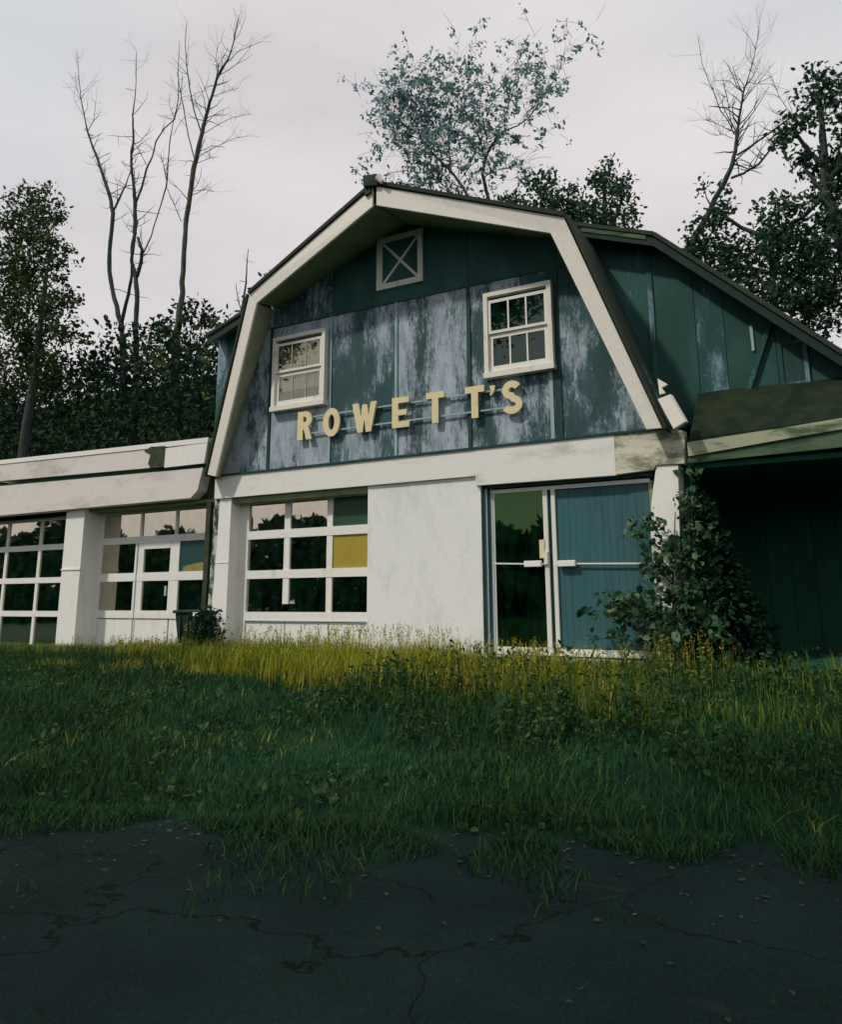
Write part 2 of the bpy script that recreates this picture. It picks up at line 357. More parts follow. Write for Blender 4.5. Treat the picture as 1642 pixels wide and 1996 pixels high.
# header band with its peeled right end
MB().box(-1.09, 3.75, -.05, .06, -.375, -.005).build('header_band', BAND, B)
MB().prism([(3.75, -.51), (5.70, -.525), (5.70, -.005), (3.75, -.005)], -.053, .06).build('header_band', BAND, B)
MB().prism([(5.70, -.515), (6.17, -.49), (6.20, -.44), (6.54, -.45), (6.57, -.05), (6.45, -.005), (5.70, -.005)], -.05, .08).build('header_band', PEEL, B)['label'] = 'peeled brown end of the header band'
MB().box(-1.12, 6.58, -.075, .03, -.004, .026).build('drip_edge_shadow', DKLINE, B)  # dark strip puts the drip edge's shadow line into colour
# ground floor walls
MB().box(1.95, 3.80, -.006, .30, -3.0, -.376).build('stucco_wall', STUCCO, B)
pl = MB().prism([(-1.19, -3.0), (-.745, -3.0), (-.745, -.38), (-1.12, -.38)], -.0, .44).build('corner_pier', MOLD, B)
MB().prism([(-1.10, -3.0), (-.7445, -3.0), (-.7445, -.3765), (-1.0, -.3765), (-1.02, -1.2)], -.012, .30).build('pier_face', WHITE, pl)
MB().box(-1.02, -.7435, -.02, .02, -1.86+.42, -1.84+.42).build('ledge', WHITE, pl)
cp = MB().prism([(6.10, -3.0), (6.34, -3.0), (6.46, -.455), (6.20, -.445), (6.11, -.9), (6.08, -1.3)], -.03, .30).build('corner_pier', WHITE, B)
MB().box(6.16, 6.50, .3, 5.0, -3.0, .0).build('side_wall', DARKIN, B)
MB().box(-1.25, -1.10, .30, 5.0, -3.0, .7).build('side_wall', DARKIN, B)
MB().box(-1.1, 6.2, 4.9, 5.0, -3.0, .0).build('back_wall', DARKIN, B)
MB().box(-1.1, 6.2, .3, 4.9, -.30, -.22).build('ceiling', DARKIN, B)
MB().box(-1.1, 6.16, .02, 4.9, -2.95, -2.78).build('floor_slab', DARKIN, B)
MB().box(3.80, 6.12, -.16, .16, -3.0, -2.775, .01).build('door_step', STUCCO, B)
# garage door in its reveal
gd = MB().box(-.745, 1.95, .36, .40, -.50, -.376).build('garage_door', DARKIN, B)
MB().box(-.7455, 1.95, .02, .36, -.47, -.376).build('head_lining', SOFFIT, gd)
MB().box(-.745, -.55, .215, .26, -2.8, -.43).build('stile', WHITE, gd)
MB().box(1.81, 1.95, .215, .26, -2.8, -.43).build('stile', WHITE, gd)
for z0, z1 in ((-.47, -.425), (-1.058, -.922), (-1.698, -1.566), (-2.352, -2.222)):
    MB().box(-.55, 1.81, .215, .258, z0, z1, .002).build('rail', WHITE, gd)
for x0, x1 in ((.202, .316), (1.045, 1.150)):
    for z0, z1 in ((-.922, -.47), (-1.566, -1.058), (-2.222, -1.698)):
        if z0 < -2 and x0 < 1: z0 = -2.1
        MB().box(x0, x1, .222, .256, z0, z1, .003).build('mullion', WHITE, gd)
gx = ((-.55, .202), (.316, 1.045), (1.150, 1.81))
for r_, (z0, z1) in enumerate(((-.922, -.47), (-1.566, -1.058), (-2.222, -1.698))):
    for k, (x0, x1) in enumerate(gx):
        m = G_SKY
        if (r_, k) == (0, 2): m = GBOARD
        if (r_, k) == (1, 2): m = YBOARD
        o = MB().box(x0-.01, x1+.01, .243, .249, z0-.01, z1+.01).build('pane', m, gd)
        if m is YBOARD: o['label'] = 'yellow board in place of a pane'
        if m is GBOARD: o['label'] = 'dark green board in place of a pane'
for x0, x1 in ((-.55, .25), (.262, 1.095), (1.107, 1.81)):
    MB().box(x0+.006, x1-.006, .235, .262, -2.80, -2.375).build('door_panel', WHITE, gd)
MB().box(-.55, 1.81, .205, .25, -2.368, -2.353).build('weather_strip', ALU, gd)

# entrance: aluminium frame, glass leaf and boarded leaf
ef = MB().box(3.80, 6.10, .14, .20, -.566, -.50).build('entrance', DKLINE, B)
for x0, x1, y0, m in ((3.802, 3.835, .02, DKLINE), (3.835, 3.865, .05, ALU), (3.865, 3.90, .075, DKLINE), (3.90, 3.935, .09, ALU)):
    MB().box(x0, x1, y0, .16, -2.74, -.52).build('jamb', m, ef)
MB().box(3.80, 6.13, .03, .14, -.555, -.512).build('head', DKLINE, ef)
MB().box(3.935, 6.08, .085, .15, -.625, -.575).build('head', ALUP, ef)
dl = MB().box(3.935, 3.955, .10, .14, -2.66, -.625).build('glass_door', ALUP, B)
MB().box(3.955, 4.665, .112, .118, -2.66, -.62).build('pane', G_DOOR, dl)
MB().box(3.935, 4.73, .095, .145, -2.755, -2.655).build('bottom_rail', ALUP, dl)
MB().box(4.662, 4.722, .085, .14, -2.655, -.625).build('stile', ALUP, dl)
MB().tube([(3.95, .06, -1.575), (4.66, .06, -1.60)], .011).build('push_bar', ALUP, dl)
MB().box(4.39, 4.63, .03, .075, -1.632, -1.552).build('push_plate', WHITE, dl, bevel=.006)
MB().box(4.60, 4.665, .07, .10, -1.52, -1.28).build('lock_plate', CREAM, dl)
MB().box(4.665, 4.715, .05, .09, -1.60, -1.44).build('handle', ALUP, dl)
MB().box(4.725, 4.775, .12, .15, -2.74, -.60).build('meeting_gap', DKLINE, B)
dr = MB().box(4.777, 4.83, .085, .14, -2.66, -.625).build('boarded_door', ALUP, B)
n = 14; x0 = 4.83; w = (6.06-4.83)/n
for k in range(n):
    MB().box(x0+k*w+.0012, x0+(k+1)*w-.0012, .118, .14, -2.665, -.625, .0012).build('plank', TEALDOOR, dr)
MB().box(4.83, 6.06, .135, .15, -2.665, -.625).build('backing', DKLINE, dr)
MB().box(4.78, 6.08, .095, .145, -2.755, -2.667).build('bottom_rail', ALUP, dr)
MB().tube([(4.84, .07, -1.60), (6.05, .07, -1.63)], .011).build('push_bar', ALUP, dr)
MB().box(4.85, 5.09, .03, .08, -1.638, -1.560).build('push_plate', WHITE, dr, bevel=.006)
MB().box(6.06, 6.11, .10, .15, -2.755, -.60).build('jamb', SOFFIT, ef)

# upper windows
def sash_window(x0, x1, z0, z1, blind):
    w = MB().box(x0+.02, x1-.02, -.010, -.003, z0+.02, z1-.02).build('window', DARKIN, B)
    fr = .062
    MB().box(x0, x0+fr, -.105, -.011, z0, z1).build('casing', TRIM, w)
    MB().box(x1-fr, x1, -.105, -.011, z0, z1).build('casing', TRIM, w)
    MB().box(x0+fr, x1-fr, -.107, -.011, z1-fr, z1).build('casing', TRIM, w)
    MB().box(x0-.012, x1+.012, -.125, -.002, z0-.055, z0+.022).build('sill', TRIM, w)
    zm = (z0+z1)/2+.005; a, b = x0+fr, x1-fr
    # upper sash, set forward; lower sash, set back
    def sash(zb, zt, yb, s, bot):
        MB().box(a, a+s, yb, yb+.022, zb, zt).build('sash', TRIM, w); MB().box(b-s, b, yb, yb+.022, zb, zt).build('sash', TRIM, w)
        MB().box(a+s, b-s, yb, yb+.022, zt-s, zt).build('sash', TRIM, w); MB().box(a+s, b-s, yb-.002, yb+.022, zb, zb+bot).build('sash', TRIM, w)
        MB().box(a+s-.004, b-s+.004, yb+.012, yb+.016, zb+bot-.004, zt-s+.004).build('pane', G_BL if blind else G_UP, w)
        if not blind:
            for k in (1, 2):
                xm = a+s+(b-a-2*s)*k/3
                MB().box(xm-.012, xm+.012, yb+.002, yb+.012, zb+bot, zt-s).build('muntin', TRIM, w)
        else:
            for k in (1, 2):
                xm = a+s+(b-a-2*s)*k/3
                MB().box(xm-.006, xm+.006, yb+.003, yb+.012, zb+bot, zt-s).build('muntin', BLIND, w)
    sash(zm-.02, z1-fr-.055, -.088, .045, .04)
    sash(z0+.03, zm-.025, -.062, .062, .085)
    if blind:
        k = 0; z = z1-fr-.1
        while z > z0+.30:
            MB().hexa([(a+.05, -.022, z), (b-.05, -.022, z), (b-.05, -.030, z-.042), (a+.05, -.030, z-.042)], [(a+.05, -.019, z), (b-.05, -.019, z), (b-.05, -.027, z-.042), (a+.05, -.027, z-.042)]).build('blind_slat', BLIND, w)
            z -= .04
sash_window(.10, 1.165, 1.02, 2.225, True)
sash_window(3.94, 4.955, 1.03, 2.235, False)
# X vent near the ridge
v = MB().box(2.14, 2.88, -.016, .02, 2.72, 3.50).build('vent', S_deep, B)
for x0, x1, z0, z1 in ((2.095, 2.195, 2.675, 3.535), (2.835, 2.920, 2.675, 3.535), (2.195, 2.835, 3.455, 3.535), (2.195, 2.835, 2.675, 2.765)):
    MB().box(x0, x1, -.05, .0, z0, z1).build('frame', TRIM, v)
for s in (0, 1):
    a, b = ((2.195, 2.765), (2.835, 3.455)) if s == 0 else ((2.195, 3.455), (2.835, 2.765))
    d = Vector((b[0]-a[0], 0, b[1]-a[1])).normalized(); q = Vector((-d.z, 0, d.x))*.021; y = -.024-.008*s
    A, Bq = Vector((a[0], y, a[1])), Vector((b[0], y, b[1]))
    MB().hexa([A-q, Bq-q, Bq+q, A+q], [p+Vector((0, .007, 0)) for p in (A-q, Bq-q, Bq+q, A+q)]).build('cross_bar', TRIM, v)

# barge boards of the prow-shaped overhang, soffits, roof
FT_L, KN_L, AP, KN_R, FT_R = (-1.03, .0), (-.045, 2.86), (2.63, 3.86), (5.335, 2.855), (6.355, -.035)
iFT_L, iKN_L, iAP, iKN_R, iFT_R = (-.85, -.045), (.115, 2.69), (2.64, 3.57), (5.145, 2.685), (6.17, -.03)
YF, YK, YA = -.30, -.56, -.96
def barge(a, b, ia, ib, ya, yb, nm='barge_board'):
    A = [(a[0], ya, a[1]), (b[0], yb, b[1]), (ib[0], yb, ib[1]), (ia[0], ya, ia[1])]
    return MB().hexa(A, [(p[0], p[1]+.04, p[2]) for p in A]).build(nm, BARGE, B)
barge(FT_L, KN_L, iFT_L, iKN_L, YF, YK); barge(KN_L, (2.60, 3.85), iKN_L, (2.60, 3.555), YK, YA)
barge((2.67, 3.85), KN_R, (2.67, 3.555), iKN_R, YA, YK); barge(KN_R, FT_R, iKN_R, iFT_R, YK, YF)
def slab(a, b, ya, yb, back, th, mat, nm, dz=0.0, lip=0.0, n=(0, 0)):
    off = (n[0]*th, n[1]*th)
    lo = [(a[0], ya-lip, a[1]+dz), (b[0], yb-lip, b[1]+dz), (b[0], back, b[1]+dz), (a[0], back, a[1]+dz)]
    hi = [(p[0]+off[0], p[1], p[2]+off[1]) for p in lo]
    return MB().hexa(lo, hi).build(nm, mat, B)
rf_up = (.35, .937)
slab(KN_L, (2.62, 3.87), YK, YA, 1.1, .055, ROOF, 'roof_slope', .012, .035, (-.35, .937))
slab((2.65, 3.87), KN_R, YA, YK, 1.1, .055, ROOF, 'roof_slope', .012, .035, (.35, .937))
slab((-1.06, -.03), (-.065, 2.875), YF, YK, 1.1, .04, ROOF, 'roof_slope', 0, .02, (-.945, .325))
slab((5.352, 2.875), (6.38, -.06), YK, YF, 1.1, .04, ROOF, 'roof_slope', 0, .02, (.945, .325))
# soffits under the overhang
def soff(ia, ib, ya, yb):
    A = [(ia[0], ya+.042, ia[1]+.02), (ib[0], yb+.042, ib[1]+.02), (ib[0], -.001, ib[1]+.13), (ia[0], -.001, ia[1]+.10)]
    MB().hexa(A, [(p[0], p[1], p[2]+.025) for p in A]).build('soffit', SOFFIT, B)
soff(iKN_L, (2.62, 3.57), YK, YA); soff((2.66, 3.57), iKN_R, YA, YK)
def soff2(ia, ib, ya, yb, s):
    A = [(ia[0], ya+.042, ia[1]), (ib[0], yb+.042, ib[1]), (ib[0]-.11*s, -.001, ib[1]+.09), (ia[0]-.13*s, -.001, ia[1]+.06)]
    MB().hexa(A, [(p[0]-.02*s, p[1], p[2]+.006) for p in A]).build('soffit', SOFFIT2, B)
soff2(iFT_L, iKN_L, YF, YK, 1); soff2(iFT_R, iKN_R, YF, YK, -1)
rc = MB().box(2.50, 2.70, -1.02, -.86, 3.86, 4.02, .025)
rc.box(2.47, 2.58, -.99, -.88, 3.76, 3.88, .02); rc.build('ridge_cap', ROOF, B)
rr = MB().tube([(2.64, -.98, 3.96), (2.66, 1.1, 3.97)], .05, 6).build('ridge_roll', ROOF, B)
MB().tube([(2.735, -1.02, 3.955), (2.80, -1.01, 3.86)], [.055, .035], 8).build('ridge_end', BARGE, B)
# moss and leaf litter along the ridge and eaves
P = np.stack([rng.uniform(2.7, 5.3, 500), rng.uniform(-.98, -.3, 500), np.zeros(500)], 1); P[:, 1] += (P[:, 0]-2.66)*.15
P[:, 2] = 3.90-(P[:, 0]-2.66)*.373+.05+rng.uniform(0, .03, 500)
MOSSL = leafmat('roof_moss', [(.03, .06, .012), (.05, .07, .02), (.02, .04, .015)], .8, .3, .1)
V, F = leaf_mesh(P, .05, -.5); tag(np_mesh('roof_moss', V, F, MOSSL, B), kind='stuff')

# rear block, wider than the front gable
rw = MB().prism([(-2.01, .2), (8.6, .2), (8.6, .60), (7.83, 1.33), (6.25, 2.87), (2.42, 4.28), (-1.9, 2.86), (-2.01, 2.80)], .83, 1.0).build('rear_wall', DARKIN, B)
RWP = [(-2.0, .2), (8.6, .2), (8.6, .55), (7.80, 1.30), (6.24, 2.82), (2.42, 4.24), (-1.9, 2.82), (-2.0, 2.78)]
cuts = [(-2.1, -1.0, S_mid), (4.8, 6.06, S_deep), (6.06, 6.66, S_deep), (6.66, 7.02, S_mid), (7.02, 7.62, S_some), (7.62, 8.7, S_deep)]
S_deep2 = sid('deep2', .57, .66, 9.2, dark=(.012, .062, .052), mid=(.022, .09, .08), pale=(.20, .30, .38))
S_deep3 = sid('deep3', .49, .60, 2.9, dark=(.012, .062, .058), mid=(.025, .095, .09), pale=(.22, .33, .42))
for x0, x1, m in ((-2.1, -1.0, S_deep3), (4.2, 6.06, S_deep2), (6.06, 6.66, S_deep2), (6.66, 7.02, S_deep3), (7.02, 7.62, S_deep2), (7.62, 8.7, S_deep2)):
    p = clip(clip(RWP, -1, 0, -(x0+.004)), 1, 0, x1-.004)
    MB().prism(p, .80, .828).build('siding_panel', m, rw)
MB().box(6.06, 6.13, .775, .80, .3, 2.86).build('batten', S_deep3, rw)
MB().hexa([(7.20, .74, .50), (7.25, .74, .48), (7.60, .74, 1.38), (7.55, .74, 1.42)], [(7.20, .77, .50), (7.25, .77, .48), (7.60, .77, 1.38), (7.55, .77, 1.42)]).build('brace', S_deep3, rw)
MB().box(7.33, 7.37, .78, .80, 1.08, 1.42, .006).build('batten', LTLINE, rw)
sw = MB().box(7.68, 7.92, .79, .80, .60, 1.10).build('side_window', DARKIN, B)
for a in ((7.63, 7.68, .56, 1.14), (7.68, 7.92, 1.09, 1.14), (7.92, 7.97, .56, 1.09), (7.68, 7.92, .56, .60)):
    MB().box(a[0], a[1], .765, .80, a[2], a[3]).build('casing', S_deep3, sw)
MB().box(7.68, 7.92, .784, .789, .60, 1.09).build('pane', DKLINE, sw)
DKFAS = painted('dark_fascia', (.007, .028, .022), (.004, .018, .014), .45, .7, 5, (1, 1, .3), .8)
# rear roof with its front fascia
RR = [(-2.0, 2.86), (2.42, 4.36), (6.245, 2.895), (7.823, 1.355), (8.75, .45)]
for k in range(4):
    a, b = RR[k], RR[k+1]; d = Vector((b[0]-a[0], b[1]-a[1])).normalized(); nrm = (-d.y, d.x)
    lo = [(a[0], .46, a[1]-.07), (b[0], .46, b[1]-.07), (b[0], 5.2, b[1]-.07), (a[0], 5.2, a[1]-.07)]
    MB().hexa(lo, [(p[0]+nrm[0]*.055, p[1], p[2]+nrm[1]*.055) for p in lo]).build('rear_roof', ROOF, B)
    fa = [(a[0], .49, a[1]-(.22) if k > 1 else a[1]-.22), (b[0], .49, b[1]-.22), (b[0], .49, b[1]-.075), (a[0], .49, a[1]-.075)]
    MB().hexa(fa, [(p[0], .52, p[2]) for p in fa]).build('rear_fascia', DKFAS, B)
MB().hexa([(5.25, .475, 3.13), (6.15, .475, 2.79), (6.15, .475, 2.85), (5.25, .475, 3.19)], [(5.25, .489, 3.13), (6.15, .489, 2.79), (6.15, .489, 2.85), (5.25, .489, 3.19)]).build('gutter_strip', CFASL, B)
MB().box(-2.0, -1.9, 1.0, 5.2, -.3, 2.78).build('rear_side_wall', S_deep2, B)
MB().box(-2.0, 8.6, 5.0, 5.2, -2.9, .6).build('rear_back_wall', DARKIN, B)
MB().prism([(-1.9, .6), (8.6, .6), (7.8, 1.25), (6.24, 2.75), (2.42, 4.2), (-1.9, 2.75)], 5.0, 5.15).build('rear_back_gable', DARKIN, B)
# broken gutter end beside the right foot of the gable
g = MB().hexa([(6.34, -.36, .31), (6.49, -.36, .35), (6.645, -.36, .0), (6.50, -.36, -.075)], [(6.36, -.30, .31), (6.51, -.30, .35), (6.665, -.30, .0), (6.52, -.30, -.075)])
g.build('gutter_end', BARGE, B)
MB().prism([(6.37, .36), (6.44, .37), (6.40, .44), (6.475, .47), (6.36, .56)], -.38, -.34).build('gutter_scrap', BARGE, B)

# sign letters on two rails
SG = thing('wall_sign', 'row of cream block letters reading ROWETT\'S on two rails across the gable', 'sign', (2.55, -.05, .43))
def curve_letter(name, loops, y=-.072, depth=.034):
    cu = bpy.data.curves.new(name, 'CURVE'); cu.dimensions = '2D'; cu.fill_mode = 'BOTH'; cu.extrude = depth/2
    for lp in loops:
        s = cu.splines.new('POLY'); s.points.add(len(lp)-1); s.use_cyclic_u = True
        for q, p in zip(s.points, lp): q.co = (p[0], p[1], 0, 1)
    o = bpy.data.objects.new(name, cu); COL.objects.link(o)
    dg = bpy.context.evaluated_depsgraph_get(); me = bpy.data.meshes.new_from_object(o.evaluated_get(dg))
    bpy.data.objects.remove(o); bpy.data.curves.remove(cu)
    me.transform(Matrix.Translation((0, y, 0)) @ Matrix.Rotation(R(90), 4, 'X')); me.name = name
    me.materials.clear(); me.materials.append(CREAM)
    return link(bpy.data.objects.new(name, me), SG)
def arc(cx, cz, rx, rz, a0, a1, n=14): return [(cx+rx*math.cos(R(a0+(a1-a0)*i/n)), cz+rz*math.sin(R(a0+(a1-a0)*i/n))) for i in range(n+1)]
z0, z1 = .435, .895
x = .655; w = .275
curve_letter('letter', [[(x, z0), (x+.105, z0), (x+.105, z0+.165), (x+.125, z0+.165), (x+.175, z0), (x+w+.01, z0), (x+.215, z0+.19)] + arc(x+.145, z1-.133, .132, .133, -62, 90) + [(x, z1)],
                        [(x+.105, z1-.175)] + arc(x+.13, z1-.133, .045, .045, -90, 90, 8) + [(x+.105, z1-.09)]])
curve_letter('letter', [arc(1.31, .658, .158, .228, 0, 358, 30), arc(1.31, .658, .058, .125, 0, 357, 22)])
x = 1.70
curve_letter('letter', [[(x, z1), (x+.105, z1), (x+.155, z0+.17), (x+.185, z1-.03), (x+.26, z1-.03), (x+.29, z0+.17), (x+.335, z1), (x+.435, z1), (x+.345, z0), (x+.25, z0), (x+.222, z0+.2), (x+.195, z0), (x+.10, z0)]])
x = 2.415
curve_letter('letter', [[(x, z0), (x+.295, z0), (x+.295, z0+.09), (x+.105, z0+.09), (x+.105, z0+.185), (x+.25, z0+.185), (x+.25, z0+.27), (x+.105, z0+.27), (x+.105, z1-.09), (x+.29, z1-.09), (x+.29, z1), (x, z1)]])
for x in (2.995, 3.625):
    curve_letter('letter', [[(x+.095, z0), (x+.20, z0), (x+.20, z1-.095), (x+.295, z1-.095), (x+.295, z1), (x, z1), (x, z1-.095), (x+.095, z1-.095)]])
curve_letter('apostrophe', [[(4.005, .865), (4.085, .865), (4.075, .79), (4.03, .725), (4.005, .735), (4.03, .79)]])
def sweep(path, w):
    a, b = [], []
    for i, p in enumerate(path):
        q, r_ = path[max(i-1, 0)], path[min(i+1, len(path)-1)]; d = Vector((r_[0]-q[0], r_[1]-q[1])).normalized(); n_ = Vector((-d.y, d.x))*w/2
        a.append((p[0]+n_.x, p[1]+n_.y)); b.append((p[0]-n_.x, p[1]-n_.y))
    return a+b[::-1]
cx = 4.335
curve_letter('letter', [sweep(arc(cx, .765, .095, .082, 25, 265, 16) + arc(cx, .558, .102, .085, 80, -158, 16), .097)])
for z in (.80, .535):
    MB().box(.86, 4.36, -.052, -.036, z-.012, z+.012).build('rail', LTLINE, SG)

# ------------------------------------------------------------------ left wing with its garage doors
WG = thing('garage_wing', 'low flat roofed white garage wing left of the gambrel building', 'building', (-5.2, 2.0, -2.9))
XW = -9.6
def tilted(x0, x1, z0l, z0r, z1l, z1r, y0, y1, xe=0.0):
    return MB().prism([(x0, z0l), (x1-xe, z0r), (x1, z1r), (x0, z1l)], y0, y1)
T = lambda x: -.0226*(x+1.18)                         # gentle sag of the roof edge
tilted(XW, -1.18, .58+T(XW), .58, .667+T(XW), .667, -.17, 4.8, .01).build('roof', WINGB, WG)
fb = tilted(XW, -2.52, .235+T(XW), .235+T(-2.5), .577+T(XW), .577+T(-2.5), -.155, -.10, .05).build('fascia_board', WINGW, WG)
tilted(-2.20, -1.20, .235, .23, .577, .578, -.165, -.11, .05).build('fascia_board', WINGB, WG)['label'] = 'cleaner white end of the fascia'
MB().prism([(-2.60, .33), (-2.46, .25), (-2.2, .25), (-2.19, .62), (-2.55, .64), (-2.72, .58), (-2.55, .50)], -.172, -.15).build('dark_hole_patch', MOSS_SHADE, WG)  # mossy break in the fascia, the hole's shade put into its colour
MB().box(XW, -1.30, -.10, .3, .15, .30).build('soffit_board', DARKIN, WG)
MB().prism([(XW, -.34), (-1.57, -.335), (-1.42, -.22), (-1.315, .165), (XW, .22+T(XW)*.5)], -.12, .10).build('header_panel', WINGW, WG)
MB().prism([(-1.62, -.42), (-1.15, -.42), (-1.15, .58), (-1.25, .58)], .12, .3).build('corner_shade', MOSS_SHADE, WG)  # dark board painted in for the shadowed gap beside the main building
def pier(x0, x1):
    q = MB().box(x0, x1, 0, .42, -3.2, -.32).build('pier', WHITE, WG)
    MB().box(x0-.01, x1+.01, -.015, .1, -1.47, -1.44).build('ledge', WHITE, q)
pier(-4.92, -4.40); pier(-9.0, -8.45)
MB().box(XW, -1.2, .55, .6, -.50, .3).build('lintel', DARKIN, WG)
MB().box(XW, -1.2, 4.7, 4.8, -3.2, .58).build('back_wall', DARKIN, WG)
MB().box(XW, XW+.15, .0, 4.7, -3.2, .58).build('end_wall', WHITE, WG)
MB().box(XW, -1.2, .1, 4.7, -3.1, -2.86).build('floor_slab', DARKIN, WG)
MB().box(-1.33, -1.23, .02, .10, -2.9, -.42).build('downspout', MOSS_SHADE, WG)
# door with the wicket
def YF_(o=.0): return .40+o
d1 = MB().box(-4.40, -1.2, .47, .50, -.46, -.34).build('garage_door', DARKIN, WG)
MB().box(-4.40, -1.2, .10, .47, -.40, -.345).build('head_lining', SOFFIT, d1)
MB().box(-4.45, -4.33, .40, .45, -2.88, -.40).build('stile', WHITE, d1)
for z0, z1 in ((-.44, -.40), (-1.00, -.875), (-1.685, -1.535), (-2.345, -2.21)):
    MB().box(-4.33, -1.2, .40, .445, z0, z1, .002).build('rail', WHITE, d1)
for x0, x1 in ((-3.43, -3.20), (-2.53, -2.30)):
    for z0, z1 in ((-.875, -.44), (-1.535, -1.0), (-2.21, -1.685)):
        a, b = (x0, x1) if z0 < -.9 else ((x0+x1)/2-.03, (x0+x1)/2+.03)
        MB().box(a, b, .405, .44, z0, z1, .003).build('mullion', WHITE, d1)
MB().box(-3.20, -2.53, .402, .44, -1.11, -1.0).build('rail', WHITE, d1)
for r_, (z0, z1) in enumerate(((-.875, -.44), (-1.535, -1.0), (-2.21, -1.685))):
    for k, (x0, x1) in enumerate(((-4.33, -3.43), (-3.20, -2.53), (-2.30, -1.2))):
        if r_ == 0: x0, x1 = ((-4.33, -3.345), (-3.285, -2.445), (-2.385, -1.2))[k]
        MB().box(x0-.01, x1+.01, .425, .431, z0-.01, z1+.01).build('pane', BLUEPANE if (r_, k) == (1, 2) else G_SKY, d1)
for x0, x1 in ((-4.33, -3.40), (-3.38, -2.50), (-2.48, -1.2)):
    MB().box(x0+.008, x1-.008, .418, .45, -2.88, -2.36).build('door_panel', WHITE, d1)
MB().tube([(-3.36, .395, -1.0), (-3.36, .395, -2.85)], .008, 5).build('hinge_side', ALU, d1)
MB().box(-2.60, -2.56, .385, .40, -1.95, -1.78).build('handle', ALU, d1)
MB().prism([(-2.2, -1.45), (-1.9, -1.40), (-1.5, -1.37), (-1.25, -1.37), (-1.2, -1.53), (-2.2, -1.53)], .41, .424).build('pale_panel', CARD, d1)
# second door, mostly out of sight to the left
d2 = MB().box(-8.45, -4.92, .47, .50, -.46, -.34).build('garage_door', DARKIN, WG)
for x0, x1 in ((-8.47, -8.33), (-5.10, -4.90)): MB().box(x0, x1, .40, .45, -2.98, -.40).build('stile', WHITE, d2)
for z0, z1 in ((-.44, -.38), (-1.03, -.92), (-1.68, -1.57), (-2.33, -2.22), (-3.0, -2.90)):
    MB().box(-8.33, -5.10, .40, .445, z0, z1).build('rail', WHITE, d2)
for r_, (z0, z1) in enumerate(((-.92, -.44), (-1.57, -1.03), (-2.22, -1.68), (-2.90, -2.33))):
    for k in range(3):
        x0 = -8.33+k*1.08; x1 = x0+1.0
        if k < 2: MB().box(x1, x1+.08, .405, .44, z0, z1).build('mullion', WHITE, d2)
        else: x1 = -5.10
        MB().box(x0-.01, x1+.01, .425, .431, z0-.01, z1+.01).build('pane', G_SKY, d2)
# cartons seen through the panes
def carton(x0, x1, y0, y1, z0, z1, lab):
    c = thing('carton', lab, 'box', ((x0+x1)/2, (y0+y1)/2, z0))
    MB().box(x0, x1, y0, y1, z0, z1, .01).build('body', CARD, c)
    MB().hexa([(x0, y0, z1), (x1, y0, z1), (x1, y0-.1, z1+.16), (x0, y0-.1, z1+.16)], [(x0, y0+.01, z1), (x1, y0+.01, z1), (x1, y0-.09, z1+.16), (x0, y0-.09, z1+.16)]).build('flap', CARD, c)
carton(-4.42, -3.98, .62, 1.0, -2.86, -1.30, 'tall yellowish carton behind the upper left pane of the wing door')
# ------------------------------------------------------------------ carport on the right
CP = thing('carport', 'dark open carport with mossy roof and weathered fascia right of the entrance', 'carport', (8.0, 2.0, -2.75))
MB().hexa([(6.62, -.06, -.21), (11.0, -.06, -.05), (11.0, .86, .50), (6.62, .86, .60)], [(6.62, -.06, -.15), (11.0, -.06, .01), (11.0, .86, .56), (6.62, .86, .66)]).build('roof', MOSSROOF, CP)
MB().prism([(6.60, -.375), (7.78, -.265), (11.0, .0), (11.0, .10), (7.78, -.135), (6.60, -.205)], -.10, -.065).build('fascia_board', CFAS, CP)
MB().prism([(6.57, -.455), (7.77, -.43), (11.0, -.36), (11.0, -.004), (7.78, -.267), (6.60, -.377)], -.075, -.03).build('fascia_board', CFASL, CP)
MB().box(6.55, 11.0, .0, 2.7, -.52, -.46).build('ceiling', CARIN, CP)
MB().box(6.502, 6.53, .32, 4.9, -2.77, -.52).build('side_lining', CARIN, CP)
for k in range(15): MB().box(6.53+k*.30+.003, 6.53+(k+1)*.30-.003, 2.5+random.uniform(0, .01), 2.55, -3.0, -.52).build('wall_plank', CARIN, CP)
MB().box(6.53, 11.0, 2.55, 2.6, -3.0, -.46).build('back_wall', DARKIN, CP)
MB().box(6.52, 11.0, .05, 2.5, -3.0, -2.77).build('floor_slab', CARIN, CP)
MB().box(10.75, 10.95, -.05, .1, -3.0, -.46).build('post', CFASL, CP)
# ------------------------------------------------------------------ small things by the wall
bn = thing('trash_bin', 'dark green plastic bin standing in the weeds beside the white corner pier', 'bin', (-1.30, -.05, -2.85))
bb = MB().hexa([(-1.55, -.22, -2.86), (-1.08, -.22, -2.86), (-1.02, -.28, -2.24), (-1.61, -.28, -2.24)], [(-1.55, .20, -2.86), (-1.08, .20, -2.86), (-1.02, .26, -2.24), (-1.61, .26, -2.24)])
bb.build('body', BIN, bn, bevel=.015)
MB().box(-1.64, -.99, -.31, .29, -2.24, -2.19).build('rim', BIN, bn, bevel=.012)
MB().box(-1.16, -1.06, -.325, -.29, -2.28, -2.22).build('tag', WHITE, bn)
for k in range(3): MB().box(-1.50+k*.17, -1.46+k*.17, -.29, -.235, -2.80, -2.27).build('rib', BIN, bn)
bd = thing('fallen_board', 'weathered tan boards lying on the ground in front of the wing door', 'board', (-2.2, -.1, -2.83))
